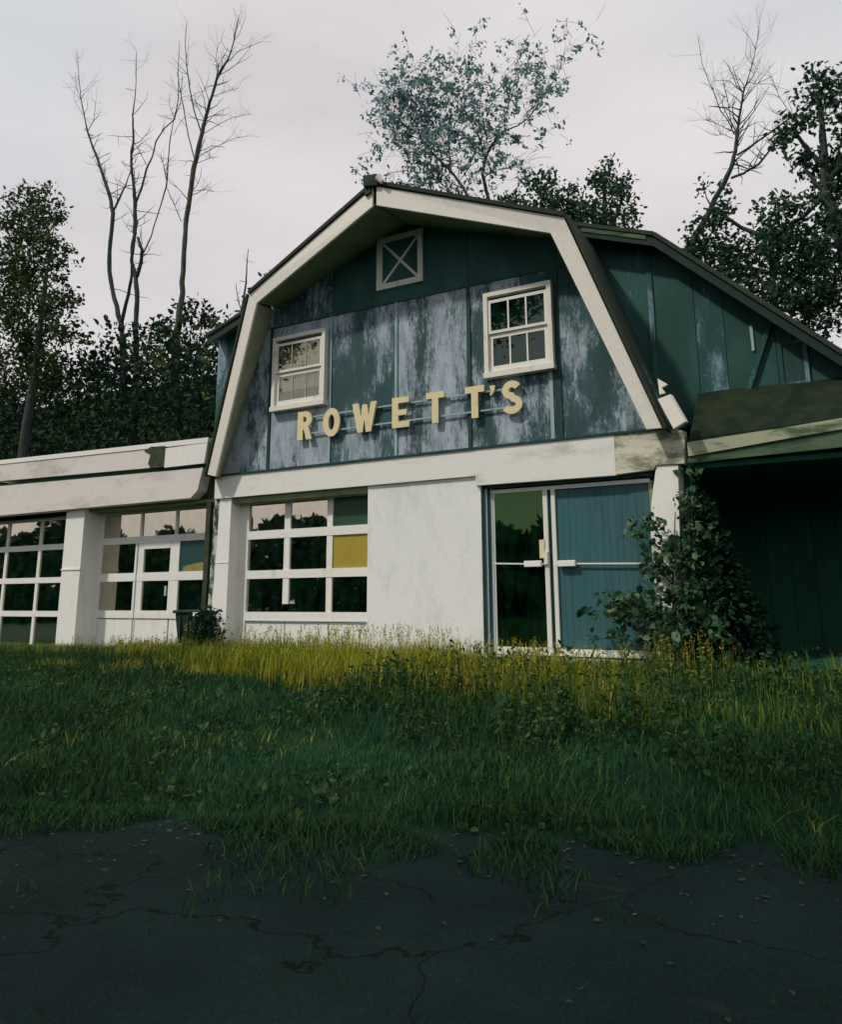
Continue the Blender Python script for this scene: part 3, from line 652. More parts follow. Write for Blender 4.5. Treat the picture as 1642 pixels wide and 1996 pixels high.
for k in range(3):
    x = -2.75+.12*k; y = .02-.13*k
    MB().hexa([(x, y, -2.84+.03*k), (x+1.2, y-.1, -2.80+.03*k), (x+1.2, y, -2.80+.03*k), (x, y+.1, -2.84+.03*k)], [(x, y, -2.81+.03*k), (x+1.2, y-.1, -2.77+.03*k), (x+1.2, y, -2.77+.03*k), (x, y+.1, -2.81+.03*k)]).build('plank', TANDRY, bd)
st = MB()
st.box(-1.09, -.90, -.42, -.26, -2.92, -2.75, .03); tag(st.build('stone_block', STONE, bevel=.02), 'small pale stone block in the weeds at the foot of the bin', 'stone')
# ------------------------------------------------------------------ trees (limbs as x, y, z, radius)
TREES = {
 'A': [
  [(-15.85, 10, 5.9, 0.128), (-16.01, 10, 7.16, 0.114), (-16.26, 10, 8.67, 0.101), (-16.81, 10, 9.85, 0.082), (-17.21, 10, 11.04, 0.083), (-17.31, 10, 12.4, 0.084), (-17.29, 10, 13.66, 0.079), (-17.61, 10, 14.55, 0.07), (-18.02, 10, 15.37, 0.065), (-18.57, 10, 16.49, 0.055), (-19.07, 10, 17.38, 0.044), (-19.43, 10, 18.11, 0.036), (-19.74, 10, 18.97, 0.023), (-20.06, 10, 19.84, 0.018), (-20.39, 10, 21.13, 0.014), (-20.68, 10, 22.55, 0.009)],
  [(-17.3, 10.0, 13.73, 0.053), (-17.14, 10.12, 14.29, 0.043), (-16.97, 10.24, 14.91, 0.03), (-16.93, 10.36, 15.48, 0.019), (-16.94, 10.48, 16.02, 0.011)],
  [(-16.26, 10.0, 8.63, 0.076), (-15.93, 9.88, 9.38, 0.065), (-15.65, 9.76, 9.92, 0.06), (-15.42, 9.64, 10.4, 0.055), (-15.36, 9.52, 10.98, 0.05), (-15.12, 9.4, 11.63, 0.035), (-14.89, 9.28, 12.38, 0.025)],
  [(-19.42, 10.0, 18.03, 0.018), (-19.24, 10.12, 18.62, 0.014), (-19.38, 10.24, 19.63, 0.009)],
  [(-20.06, 10.0, 19.84, 0.011), (-20.33, 9.88, 20.51, 0.009), (-20.33, 9.76, 21.21, 0.006)],
  [(-17.98, 10.0, 15.31, 0.022), (-18.47, 10.12, 16.04, 0.013), (-19.01, 10.24, 16.56, 0.009)],
 ],
 'B': [
  [(-15.85, 10.6, 6.04, 0.13), (-16.0, 10.6, 7.53, 0.112), (-16.15, 10.6, 9.06, 0.098), (-16.21, 10.6, 10.16, 0.093), (-16.38, 10.6, 10.97, 0.089), (-16.69, 10.6, 11.65, 0.063), (-16.72, 10.6, 12.29, 0.063), (-16.6, 10.6, 12.83, 0.074), (-16.68, 10.6, 13.66, 0.08), (-16.75, 10.6, 14.37, 0.075), (-16.92, 10.6, 15.12, 0.059), (-17.14, 10.6, 16.02, 0.054), (-17.22, 10.6, 16.77, 0.049), (-17.14, 10.6, 17.23, 0.044), (-17.23, 10.6, 17.87, 0.04), (-17.33, 10.6, 18.52, 0.033), (-17.26, 10.6, 19.37, 0.02), (-17.29, 10.6, 20.26, 0.015), (-17.4, 10.6, 21.7, 0.009)],
  [(-16.71, 10.6, 14.24, 0.054), (-16.57, 10.72, 14.85, 0.045), (-16.49, 10.84, 15.84, 0.039), (-16.32, 10.96, 16.45, 0.033), (-16.31, 11.08, 17.23, 0.029), (-16.0, 11.2, 17.81, 0.025), (-15.54, 11.32, 18.15, 0.022), (-15.52, 11.44, 19.28, 0.019), (-15.79, 11.56, 20.71, 0.015), (-15.96, 11.68, 22.41, 0.009)],
  [(-16.27, 10.6, 10.84, 0.062), (-15.96, 10.48, 11.39, 0.073), (-15.8, 10.36, 11.79, 0.062), (-15.99, 10.24, 12.37, 0.047)],
  [(-16.01, 10.6, 11.81, 0.031), (-15.75, 10.72, 12.56, 0.027), (-15.73, 10.84, 13.18, 0.026), (-15.56, 10.96, 14.11, 0.028), (-15.49, 11.08, 14.84, 0.034), (-15.6, 11.2, 15.41, 0.03), (-15.75, 11.32, 16.35, 0.026), (-15.87, 11.44, 17.3, 0.024), (-15.87, 11.56, 18.35, 0.018), (-15.64, 11.68, 19.22, 0.013), (-15.75, 11.8, 20.6, 0.009)],
  [(-14.97, 10.6, 14.8, 0.021), (-15.03, 10.48, 15.34, 0.017), (-15.13, 10.36, 15.88, 0.01)],
  [(-14.87, 10.6, 14.37, 0.015), (-14.53, 10.72, 13.6, 0.014), (-14.22, 10.84, 12.86, 0.014)],
  [(-16.22, 10.6, 15.82, 0.015), (-16.55, 10.48, 16.5, 0.011), (-16.76, 10.36, 16.86, 0.009)],
  [(-14.73, 10.6, 17.46, 0.013), (-15.23, 10.72, 18.37, 0.009), (-15.36, 10.84, 18.73, 0.006)],
 ],
 'C': [
  [(-12.64, 9.6, 5.18, 0.184), (-12.72, 9.6, 6.73, 0.167), (-12.67, 9.6, 7.7, 0.126), (-12.6, 9.6, 8.67, 0.103), (-12.59, 9.6, 9.88, 0.09), (-12.61, 9.6, 11.11, 0.086), (-12.59, 9.6, 12.14, 0.087), (-12.49, 9.6, 12.96, 0.092), (-12.39, 9.6, 13.99, 0.088), (-12.23, 9.6, 14.7, 0.083), (-12.02, 9.6, 15.5, 0.078), (-11.88, 9.6, 16.11, 0.064), (-11.66, 9.6, 16.8, 0.049), (-11.45, 9.6, 17.5, 0.049), (-11.16, 9.6, 17.9, 0.049), (-10.87, 9.6, 18.24, 0.029), (-10.65, 9.6, 18.87, 0.02), (-10.45, 9.6, 19.91, 0.012)],
  [(-12.1, 9.6, 15.46, 0.029), (-12.68, 9.72, 16.67, 0.026), (-13.11, 9.84, 17.8, 0.026), (-13.5, 9.96, 19.06, 0.021), (-13.81, 10.08, 20.32, 0.017), (-13.94, 10.2, 21.55, 0.011)],
  [(-12.36, 9.6, 14.42, 0.023), (-12.64, 9.48, 15.41, 0.022), (-12.86, 9.36, 16.62, 0.02), (-12.95, 9.24, 17.25, 0.015), (-13.09, 9.12, 18.12, 0.01)],
  [(-11.93, 9.6, 15.36, 0.012), (-11.36, 9.72, 15.61, 0.012), (-10.84, 9.84, 15.79, 0.01), (-10.01, 9.96, 15.76, 0.007)],
  [(-12.13, 9.6, 14.5, 0.014), (-10.93, 9.48, 14.51, 0.011), (-10.19, 9.36, 14.46, 0.009), (-9.34, 9.24, 14.23, 0.006)],
  [(-12.42, 9.6, 13.09, 0.012), (-11.83, 9.72, 13.05, 0.01), (-11.47, 9.84, 12.92, 0.008)],
  [(-11.72, 9.6, 16.82, 0.012), (-10.81, 9.48, 16.69, 0.009), (-10.06, 9.36, 16.48, 0.006)],
  [(-12.22, 9.6, 14.2, 0.014), (-11.66, 9.72, 14.31, 0.01), (-11.39, 9.84, 14.36, 0.006)],
  [(-11.11, 9.6, 17.98, 0.016), (-10.27, 9.48, 18.2, 0.012), (-9.28, 9.36, 18.06, 0.008)],
  [(-11.37, 9.6, 17.58, 0.012), (-11.68, 9.72, 18.45, 0.01), (-11.74, 9.84, 19.23, 0.007)],
 ],
 'D': [
  [(-7.54, 7, 5.33, 0.038), (-7.31, 7, 6.17, 0.035), (-7.18, 7, 6.72, 0.031), (-7.09, 7, 7.36, 0.025), (-7.1, 7, 7.85, 0.016), (-7.07, 7, 8.43, 0.009)],
  [(-7.24, 7.0, 6.49, 0.018), (-7.5, 7.12, 6.9, 0.016), (-7.73, 7.24, 7.54, 0.009)],
 ],
 'E': [
  [(-0.11, 8.5, 7.65, 0.064), (-0.28, 8.5, 8.81, 0.05), (-0.51, 8.5, 9.39, 0.04), (-0.88, 8.5, 9.98, 0.037), (-1.46, 8.5, 10.72, 0.03), (-1.85, 8.5, 11.34, 0.026), (-2.02, 8.5, 11.83, 0.023), (-2.15, 8.5, 12.29, 0.02), (-2.24, 8.5, 12.85, 0.014), (-2.13, 8.5, 13.33, 0.008)],
  [(-0.88, 8.5, 9.98, 0.022), (-1.0, 8.62, 10.65, 0.018), (-1.08, 8.74, 11.4, 0.017), (-1.04, 8.86, 12.05, 0.012), (-1.02, 8.98, 12.72, 0.008)],
  [(-1.41, 8.5, 10.66, 0.015), (-1.65, 8.38, 10.71, 0.012), (-2.19, 8.26, 10.78, 0.009), (-2.29, 8.14, 11.03, 0.006)],
  [(0.35, 8.5, 7.54, 0.07), (0.25, 8.62, 8.69, 0.057), (0.09, 8.74, 9.26, 0.051), (-0.06, 8.86, 9.84, 0.044), (-0.02, 8.98, 10.38, 0.041), (0.03, 9.1, 10.67, 0.033), (0.19, 9.22, 11.02, 0.03), (0.47, 9.34, 11.33, 0.024), (0.83, 9.46, 11.45, 0.019), (1.11, 9.58, 11.68, 0.018), (1.39, 9.7, 12.07, 0.015), (1.68, 9.82, 12.55, 0.013), (1.98, 9.94, 13.11, 0.009), (2.19, 10.06, 13.97, 0.006)],
  [(0.19, 8.5, 10.09, 0.023), (0.13, 8.38, 10.49, 0.02), (0.1, 8.26, 10.76, 0.017), (0.21, 8.14, 11.21, 0.014), (0.32, 8.02, 11.74, 0.01), (0.27, 7.9, 12.25, 0.006)],
  [(0.8, 8.5, 10.73, 0.016), (0.78, 8.62, 11.3, 0.014), (0.94, 8.74, 11.89, 0.012), (1.05, 8.86, 12.58, 0.009), (1.12, 8.98, 13.47, 0.006)],
  [(-0.01, 8.5, 10.89, 0.012), (-0.22, 8.38, 11.33, 0.01), (-0.4, 8.26, 11.81, 0.009), (-0.25, 8.14, 12.34, 0.007), (-0.43, 8.02, 13.08, 0.006)],
  [(1.66, 8.5, 11.02, 0.008), (1.76, 8.62, 11.69, 0.007), (1.68, 8.74, 12.44, 0.006)],
  [(-1.85, 8.5, 11.31, 0.014), (-2.26, 8.38, 11.54, 0.011), (-2.63, 8.26, 11.97, 0.009), (-3.2, 8.14, 12.22, 0.006)],
  [(-0.48, 8.5, 9.33, 0.017), (-1.11, 8.62, 9.83, 0.015), (-1.85, 8.74, 10.33, 0.012), (-2.63, 8.86, 10.72, 0.009), (-3.34, 8.98, 10.89, 0.006)],
  [(-2.02, 8.5, 11.83, 0.012), (-2.43, 8.38, 12.58, 0.01), (-2.73, 8.26, 13.22, 0.007)],
  [(-0.94, 8.5, 10.56, 0.012), (-1.43, 8.62, 11.78, 0.01), (-1.69, 8.74, 12.81, 0.008)],
  [(0.12, 8.5, 9.53, 0.014), (0.68, 8.38, 9.54, 0.011), (1.26, 8.26, 9.38, 0.008)],
  [(-1.21, 8.5, 9.83, 0.01), (-1.7, 8.62, 9.83, 0.008), (-2.38, 8.74, 10.11, 0.006)],
  [(-2.15, 8.5, 12.33, 0.011), (-1.78, 8.38, 12.78, 0.009), (-1.31, 8.26, 12.89, 0.006)],
 ],
 'F': [
  [(5.28, 6.6, 4.49, 0.094), (5.7, 6.6, 5.22, 0.082), (6.11, 6.6, 5.83, 0.071), (6.47, 6.6, 6.44, 0.06), (6.71, 6.6, 6.85, 0.054), (6.84, 6.6, 7.23, 0.044), (6.9, 6.6, 7.64, 0.033), (7.02, 6.6, 8.15, 0.025), (7.11, 6.6, 8.55, 0.02), (7.24, 6.6, 8.87, 0.012), (7.37, 6.6, 9.26, 0.009), (7.53, 6.6, 9.89, 0.006)],
  [(6.87, 6.6, 7.14, 0.024), (7.2, 6.72, 7.36, 0.023), (7.5, 6.84, 7.58, 0.021), (7.71, 6.96, 7.76, 0.019), (7.97, 7.08, 7.99, 0.015), (8.44, 7.2, 8.33, 0.01), (8.86, 7.32, 8.75, 0.006)],
  [(6.71, 6.6, 6.65, 0.03), (6.96, 6.48, 6.62, 0.027), (7.28, 6.36, 6.68, 0.024), (7.5, 6.24, 6.84, 0.021), (7.66, 6.12, 6.95, 0.017), (7.85, 6.0, 7.11, 0.011)],
  [(6.85, 6.6, 7.63, 0.014), (6.74, 6.72, 8.07, 0.013), (6.59, 6.84, 8.44, 0.011), (6.5, 6.96, 8.92, 0.01), (6.39, 7.08, 9.36, 0.008), (6.26, 7.2, 9.95, 0.006), (6.21, 7.32, 10.79, 0.006)],
  [(6.82, 6.6, 7.79, 0.01), (6.81, 6.48, 8.15, 0.008), (6.8, 6.36, 8.39, 0.008), (6.76, 6.24, 8.75, 0.006)],
  [(6.78, 6.6, 7.74, 0.009), (6.53, 6.72, 8.05, 0.007), (6.26, 6.84, 8.33, 0.006)],
  [(6.82, 6.6, 7.54, 0.007), (6.64, 6.48, 7.63, 0.006), (6.5, 6.36, 7.58, 0.006)],
  [(7.1, 6.6, 8.52, 0.008), (7.0, 6.72, 8.91, 0.007), (6.93, 6.84, 9.39, 0.006)],
  [(7.08, 6.6, 8.44, 0.008), (7.23, 6.48, 8.43, 0.006), (7.43, 6.36, 8.65, 0.006)],
  [(7.98, 6.6, 7.71, 0.008), (7.78, 6.72, 8.27, 0.006), (7.67, 6.84, 8.87, 0.006)],
 ],
}
LEAF_TEAL = leafmat('leaf_teal', [(.016, .055, .035), (.03, .085, .04), (.05, .10, .05), (.02, .065, .05)], .6, .35, .3)
LEAF_PALE = leafmat('leaf_pale', [(.16, .30, .29), (.24, .40, .40), (.07, .18, .15), (.18, .33, .33)], .6, .3, .45)
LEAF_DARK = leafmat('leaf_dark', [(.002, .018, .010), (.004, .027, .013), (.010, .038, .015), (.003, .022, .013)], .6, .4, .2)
LEAF_YEL = leafmat('leaf_yellow', [(.008, .036, .014), (.016, .05, .016), (.05, .085, .016), (.008, .03, .014), (.11, .13, .02)], .6, .35, .35)
LEAF_VINE = leafmat('leaf_vine', [(.012, .06, .022), (.02, .085, .03), (.04, .11, .04), (.13, .20, .10), (.010, .05, .022)], .4, .3, .2)
def limb(mb, pts, wob=.25):
    """smooth tapered tube with small wobble through the given joints"""
    P = [Vector(q[:3]) for q in pts]; rr_ = [q[3] for q in pts]; path, rad = [], []
    for i in range(len(P)-1):
        n = 3
        for k in range(n):
            u = k/n; q = P[i].lerp(P[i+1], u)
            if k: q = q+Vector((random.uniform(-1, 1), random.uniform(-1, 1), random.uniform(-.3, .3)))*rr_[i]*wob
            path.append(q); rad.append((rr_[i]*(1-u)+rr_[i+1]*u)*random.uniform(.93, 1.09))
    path.append(P[-1]); rad.append(rr_[-1]); mb.tube(path, rad, 6 if rr_[0] > .04 else 5)
    return path, rad
def twigs(mb, path, rad, n, ln, start=.35, up_=.7):
    ends = []
    for _ in range(n):
        i = random.randrange(int(len(path)*start), len(path)); q = path[i]; r0 = min(rad[i]*.55, .02)
        d = Vector((random.gauss(0, 1), random.gauss(0, .7), random.gauss(up_, .5))).normalized(); l_ = ln*random.uniform(.4, 1.1); p = [q]
        for k in range(4):
            d = (d+Vector((random.gauss(0, .25), random.gauss(0, .25), random.gauss(.06, .2)))).normalized(); p.append(p[-1]+d*l_/4)
        mb.tube(p, [r0, r0*.8, r0*.6, r0*.45, r0*.25], 4, False); ends += p[1:]
        if random.random() < .7:
            d2 = (d+Vector((random.gauss(0, .8), random.gauss(0, .8), random.gauss(0, .5)))).normalized()
            p2 = [p[2], p[2]+d2*l_*.25, p[2]+d2*l_*.45+Vector((0, 0, .05*l_))]; mb.tube(p2, [r0*.5, r0*.35, r0*.2], 4, False); ends += p2[1:]
    return ends
def leafy_twigs(mb, path, rad, n, ln, start):
    pts = []
    for _ in range(n):
        i = random.randrange(int(len(path)*start), len(path)); q = path[i]; r0 = min(rad[i]*.5, .016)
        d = Vector((random.gauss(0, 1), random.gauss(0, .7), random.gauss(.45, .6))).normalized(); l_ = ln*random.uniform(.35, 1.15); p = [q]
        for k in range(4):
            d = (d+Vector((random.gauss(0, .3), random.gauss(0, .3), random.gauss(.02, .25)))).normalized(); p.append(p[-1]+d*l_/4)
        mb.tube(p, [r0, r0*.8, r0*.6, r0*.45, r0*.25], 4, False)
        for s_ in range(random.randint(2, 5)):
            a = p[random.randrange(1, 5)]; d2 = (d+Vector((random.gauss(0, 1), random.gauss(0, .9), random.gauss(-.1, .7)))).normalized(); m_ = l_*random.uniform(.2, .45)
            b = a+d2*m_; mb.tube([a, a.lerp(b, .5)+Vector((0, 0, .02)), b], [.006, .005, .003], 3, False)
            for k in range(random.choice((0, 0, 3, 5, 8))): pts.append(a.lerp(b, random.uniform(.35, 1.05))+Vector((random.gauss(0, .05), random.gauss(0, .05), random.gauss(-.02, .05))))
    return pts
def tree(key, name, label, bark, ntw, ln, leaves=None, nleaf=0, size=.1, spread=.3, ground=True, up_=.7):
    brs = TREES[key]; b0 = brs[0][0]
    base = (b0[0], b0[1], float(gz(b0[0], b0[1]))-.2)
    t = thing(name, label, 'tree', base); mb = MB(); ends = []
    for i, br in enumerate(brs):
        br = [tuple(q) for q in br]
        if i == 0 and base[2] < b0[2]:
            br = [(base[0]+.1, base[1], base[2], b0[3]*1.5), (base[0]+.05, base[1], (base[2]+b0[2])/2, b0[3]*1.15)]+br
        path, rad = limb(mb, br)
        if leaves: ends += leafy_twigs(mb, path, rad, ntw if i == 0 else int(ntw*.7), ln*(1 if i in (0, 2) else .7), .40 if i in (0, 2) else .15); continue
        ends += twigs(mb, path, rad, ntw if i == 0 else max(3, ntw//3), ln*(1 if i == 0 else .7), .45 if i == 0 else .3, up_)
    mb.build('trunk', bark, t, smooth=True)
    if leaves:
        P = np.array([tuple(q) for q in ends])
        V, F = leaf_mesh(P, size); tag(np_mesh('crown', V, F, leaves, t), kind='stuff')
    return t
tree('A', 'bare_tree', 'leafless tree whose trunk forks low, leftmost of the bare trees', BARK, 30, 1.5)
tree('B', 'bare_tree', 'leafless slim tree with a looped double trunk beside the forked tree', BARK, 30, 1.4)
tree('C', 'bare_tree', 'tall leafless tree with a thick leaning trunk and cut top, nearest the gable', BARKL, 34, 1.7)
tree('D', 'dead_sapling', 'thin dead sapling standing just behind the left roof slope', BARK, 4, .5)
tree('E', 'leafy_tree', 'airy tree with sparse pale leaves rising behind the roof ridge', BARK, 40, 1.8, LEAF_PALE, 0, .13, .32)
tree('F', 'bare_tree', 'dark leaning tree with bare upper branches behind the right roof slope', BARK, 40, 1.0)

def bush_tree(name, label, cat, base, height, lobes, nleaf, size, mat, bark=BARK, r0=None):
    """trunk with limbs reaching into an uneven set of leaf clumps; lobes: (x, y, z, rx, ry, rz)"""
    t = thing(name, label, cat, base); mb = MB(); Ps = []
    tot = sum(l_[3]*l_[5] for l_ in lobes); lm = np.mean([l_[:3] for l_ in lobes], 0); zlo = min(l_[2] for l_ in lobes)-.6
    if cat == 'tree':
        rt_ = .03+.012*height; tp = [base, (base[0]*.5+lm[0]*.5+.15, base[1], (base[2]+zlo)/2), (lm[0], lm[1], zlo), (lm[0]+.1, lm[1], lm[2]+.6)]
        limb(mb, [tuple(q)+(r_,) for q, r_ in zip(tp, (rt_, rt_*.85, rt_*.7, rt_*.3))])
    for (x, y, z, a, b, c) in lobes:
        mid = Vector(base).lerp(Vector((x, y, z)), .55)+Vector((random.uniform(-.2, .2), random.uniform(-.2, .2), .15))
        r0 = r0 or .02+.008*height
        if cat == 'tree':
            u = min(1, max(0, (z-.9-zlo)/max(lm[2]+.6-zlo, .1))); s0 = Vector(tp[2]).lerp(Vector(tp[3]), u)
            limb(mb, [tuple(s0)+(r0*.6,), tuple(s0.lerp(Vector((x, y, z)), .5)+Vector((0, 0, -.1)))+(r0*.45,), (x, y, z, r0*.3), (x+a*.3, y, z+c*.6, .008)])
        else: mb.tube([base, mid, (x, y, z), (x+a*.3, y, z+c*.6)], [r0, r0*.6, r0*.35, .008], 5)
        n = int(nleaf*a*c/tot); nc = max(5, int(n/26)); cc = rng.normal(size=(nc, 3)); cc = cc/np.maximum(np.linalg.norm(cc, axis=1, keepdims=True), .3)*(rng.uniform(.15, 1, (nc, 1))**.6)
        cc = cc*np.array([a, b, c])+np.array([x, y, z]); k = rng.integers(0, nc, n)
        Ps.append(cc[k]+rng.normal(size=(n, 3))*np.array([.16, .16, .12])*(.6+.35*min(a, 2)))
        for q in cc[:8]: mb.tube([(x, y, z), tuple((np.array([x, y, z])+q)/2+rng.normal(size=3)*.06), tuple(q)], [r0*.25, r0*.15, .004], 4, False)
    mb.build('trunk' if cat == 'tree' else 'stems', bark, t, smooth=True)
    V, F = leaf_mesh(np.concatenate(Ps), size); tag(np_mesh('crown', V, F, mat, t), kind='stuff'); return t
def zb(x, y): return (x, y, float(gz(x, y))-.1)
bush_tree('leafy_tree', 'small bushy green tree behind the right half of the front roof', 'tree', zb(1.6, 7.5), 9,
          [(.9, 7.6, 7.0, .8, .8, .55), (1.6, 7.5, 7.5, .6, .7, .5), (2.2, 7.5, 7.9, .55, .7, .6), (2.7, 7.6, 7.3, .5, .6, .5), (1.9, 7.5, 6.7, 1.3, .9, .7)], 4200, .115, LEAF_TEAL)
bush_tree('leafy_tree', 'sparse light green tree with upright twigs behind the rear roof corner', 'tree', zb(3.7, 7.4), 9,
          [(3.2, 7.4, 7.4, .4, .5, .6), (3.8, 7.4, 7.6, .45, .6, .75), (4.2, 7.4, 7.2, .35, .5, .6), (3.7, 7.3, 6.7, .9, .7, .5)], 1700, .11, LEAF_TEAL)
bush_tree('leafy_tree', 'dense dark leafy tree filling the right edge behind the rear roof', 'tree', zb(7.6, 5.9), 8,
          [(6.0, 5.7, 4.9, .5, .5, .5), (6.4, 5.6, 5.6, .35, .4, .5), (6.9, 5.7, 4.5, .7, .6, .6), (7.6, 5.6, 4.7, .6, .6, .8), (7.4, 5.7, 3.6, .8, .6, .7), (8.3, 5.7, 4.4, .8, .6, 1.1), (8.0, 5.8, 3.2, .9, .6, .7), (8.7, 5.7, 5.6, .7, .6, .7), (6.5, 5.7, 4.1, .5, .5, .4)], 8500, .105, LEAF_TEAL)
bush_tree('leafy_tree', 'leafy tree reaching in at the right above the bare leaning branches', 'tree', zb(9.3, 5.7), 9,
          [(8.0, 5.4, 6.7, .33, .4, .45), (8.5, 5.4, 7.2, .45, .4, .6), (8.1, 5.4, 5.9, .25, .3, .3), (9.0, 5.5, 6.3, .6, .5, .8)], 2000, .105, LEAF_TEAL)
bush_tree('leafy_tree', 'leafy tree at the left edge with sunlit yellow green tiers of leaves', 'tree', zb(-14.6, 5.0), 13,
          [(-13.6, 5, 10.4, .5, .5, .3), (-13.6, 5, 9.3, .7, .6, .25), (-13.0, 5, 8.6, .75, .6, .18), (-13.2, 5, 7.6, .9, .7, .55), (-12.6, 5, 7.1, .75, .6, .35), (-13.3, 5, 6.3, .9, .7, .4), (-12.4, 5, 5.9, .7, .5, .25), (-14.6, 5, 9.5, 1.2, .8, 1.6), (-14.6, 5, 7.0, 1.2, .8, 1.2), (-15.6, 5.2, 11.0, 1.3, .8, 1.2), (-16.2, 5.2, 8.6, 1.5, .8, 1.6), (-15.4, 5.2, 5.6, 1.6, .8, 1.2), (-13.6, 5.1, 5.0, 1.2, .8, .8)], 10500, .13, LEAF_YEL, r0=.035)
bush_tree('shrub', 'small yellow leaved shrub peeping over the left roof slope', 'shrub', zb(-5.6, 6.4), 6, [(-5.4, 6.2, 6.7, .35, .4, .25), (-5.8, 6.2, 6.4, .4, .4, .25), (-5.5, 6.3, 5.4, .6, .5, .6)], 420, .14, LEAF_YEL)
bush_tree('shrub', 'twiggy dark shrub on the bank between the bare trees and the gable', 'shrub', zb(-13.6, 10.6), 4, [(-13.9, 10.6, 8.6, .5, .5, .6), (-13.0, 10.6, 8.7, .6, .5, .5), (-14.8, 10.6, 8.4, .5, .5, .5), (-12.5, 10.6, 8.3, .6, .5, .4)], 420, .17, LEAF_DARK)

# the wooded bank behind the wing reads as one dark mass
n = 105000
y = rng.uniform(5.6, 13.8, n); x = -3.0-rng.uniform(0, 1, n)*(11+2.3*y)
topz = 5.8+ (y-5.6)*.40 + 1.1*(vnoise(x, y, .55, 4)-.5)*2 + .8*(vnoise(x, y, 2.1, 24)-.5)
z = gz(x, y)-.2 + (np.maximum(topz-gz(x, y), .5))*rng.uniform(0, 1, n)**.75
k = rng.integers(0, n, n); P = np.stack([x, y, z], 1); P[:, 1] += 1.6*(vnoise(x*.9, z*1.1, 1.0, 71)-.5)+.9*(vnoise(x, z, 2.6, 72)-.5); keep = vnoise(x+z*.4, y*1.7+z, 1.3, 6) > .36; P = P[keep]
P = P[P[:, 0] < -2.6]
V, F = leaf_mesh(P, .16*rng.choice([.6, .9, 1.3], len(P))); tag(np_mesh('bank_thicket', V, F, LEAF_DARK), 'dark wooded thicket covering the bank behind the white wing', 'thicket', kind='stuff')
nb = 900; xx = rng.uniform(-19, -5, 90); Pn = []
cx = np.stack([rng.uniform(-17, -5, 60), rng.uniform(5.2, 6.2, 60), rng.uniform(1.4, 6.2, 60)], 1)
Pn = cx[rng.integers(0, 60, nb)]+rng.normal(size=(nb, 3))*.22
V, F = leaf_mesh(Pn, .20); tag(np_mesh('highlight_sprigs', V, F, LEAF_YEL), 'scattered sprigs in front of the dark thicket, sunlight put into their yellow green colour', 'foliage', kind='stuff')  # sunlit spots on the thicket, put into yellow leaf colour
# brush behind the building and to the right, closing the view between roofs and sky
# climbing vine and bush at the right corner pier
vt = thing('climbing_vine', 'leafy vine climbing the white corner pier right of the boarded door', 'vine', (6.4, -.25, -2.8)); mb = MB(); Ps = []
for k in range(9):
    x = 6.15+.09*k+random.uniform(-.05, .05); top = (6.5-abs(k-4)*.02+random.uniform(-.1, .1), -.12+random.uniform(-.1, .05), -.75-abs(k-3)*.28)
    mb.tube([(x, -.25, -2.85), ((x+top[0])/2+random.uniform(-.1, .1), -.2, -1.9), top], [.016, .012, .006], 5)
mb.tube([(6.2, -.4, -2.8), (5.95, -.45, -2.35), (5.62, -.42, -2.08)], [.014, .010, .004], 5)
mbv = MB()
def vine_blob(c, r, n):
    n = int(n*1.25); nc = max(3, n//16); cc = np.array(c)+rng.normal(size=(nc, 3))*np.array(r)*.55
    for q in cc[::3]: mbv.tube([(c[0]+.05, c[1]+.12, c[2]-r[2]*.5), tuple((np.array(c)+q)/2+rng.normal(size=3)*.03), tuple(q)], [.007, .005, .003], 4, False)
    return cc[rng.integers(0, nc, n)]+rng.normal(size=(n, 3))*.055
Ps = [vine_blob(*a) for a in (((6.57, -.12, -.80), (.10, .12, .30), 60), ((6.50, -.15, -1.15), (.22, .2, .34), 190), ((6.34, -.25, -1.45), (.36, .25, .36), 330), ((6.40, -.3, -1.85), (.46, .3, .40), 420),
      ((6.15, -.35, -2.12), (.34, .25, .24), 240), ((5.80, -.42, -2.12), (.26, .16, .14), 80), ((5.98, -.4, -2.40), (.40, .25, .34), 330), ((6.5, -.35, -2.4), (.6, .35, .4), 480), ((5.60, -.42, -2.06), (.1, .08, .07), 18))]
mb.v += mbv.v and []; n0 = len(mb.v); mb.v += mbv.v; mb.f += [tuple(i+n0 for i in q) for q in mbv.f]; mb.m += mbv.m; mb.build('stems', BARK, vt, smooth=True)
Pv = np.concatenate(Ps); V, F = leaf_mesh(Pv, .068*rng.choice([.5, .8, 1.0, 1.4], len(Pv)), .5, .75); tag(np_mesh('foliage', V, F, LEAF_VINE, vt), kind='stuff')
bt = thing('dark_bush', 'large dark conical bush filling the carport opening right of the vine', 'bush', (7.1, -.2, -2.8)); mb = MB(); Ps = []
for k in range(6): limb(mb, [(6.9+.07*k, .1, -2.9, .016), (6.82+.07*k+random.uniform(-.06, .06), .12, -2.3, .012), (6.68+.07*k, .1, -1.5-.08*k, .007), (6.62+.06*k, .1, -1.1-.16*k, .004)])
mb.build('stems', BARK, bt, smooth=True)
h = rng.uniform(0, 1, 7500)**1.3; w_ = .12+.95*(1-(1-h))*(1-h); a = rng.uniform(-1, 1, 7500); b = rng.normal(size=7500)*.28
P = np.stack([6.66+.30*(1-h)+a*(.05+.44*(1-h)), .1+b*(.3+.7*(1-h)), -2.75+h*1.95], 1); P = P[vnoise(P[:, 0]+P[:, 1], P[:, 2], 3.2, 61) > .36]
V, F = leaf_mesh(P, .075, .4, .7); tag(np_mesh('foliage', V, F, LEAF_DARK, bt), kind='stuff')
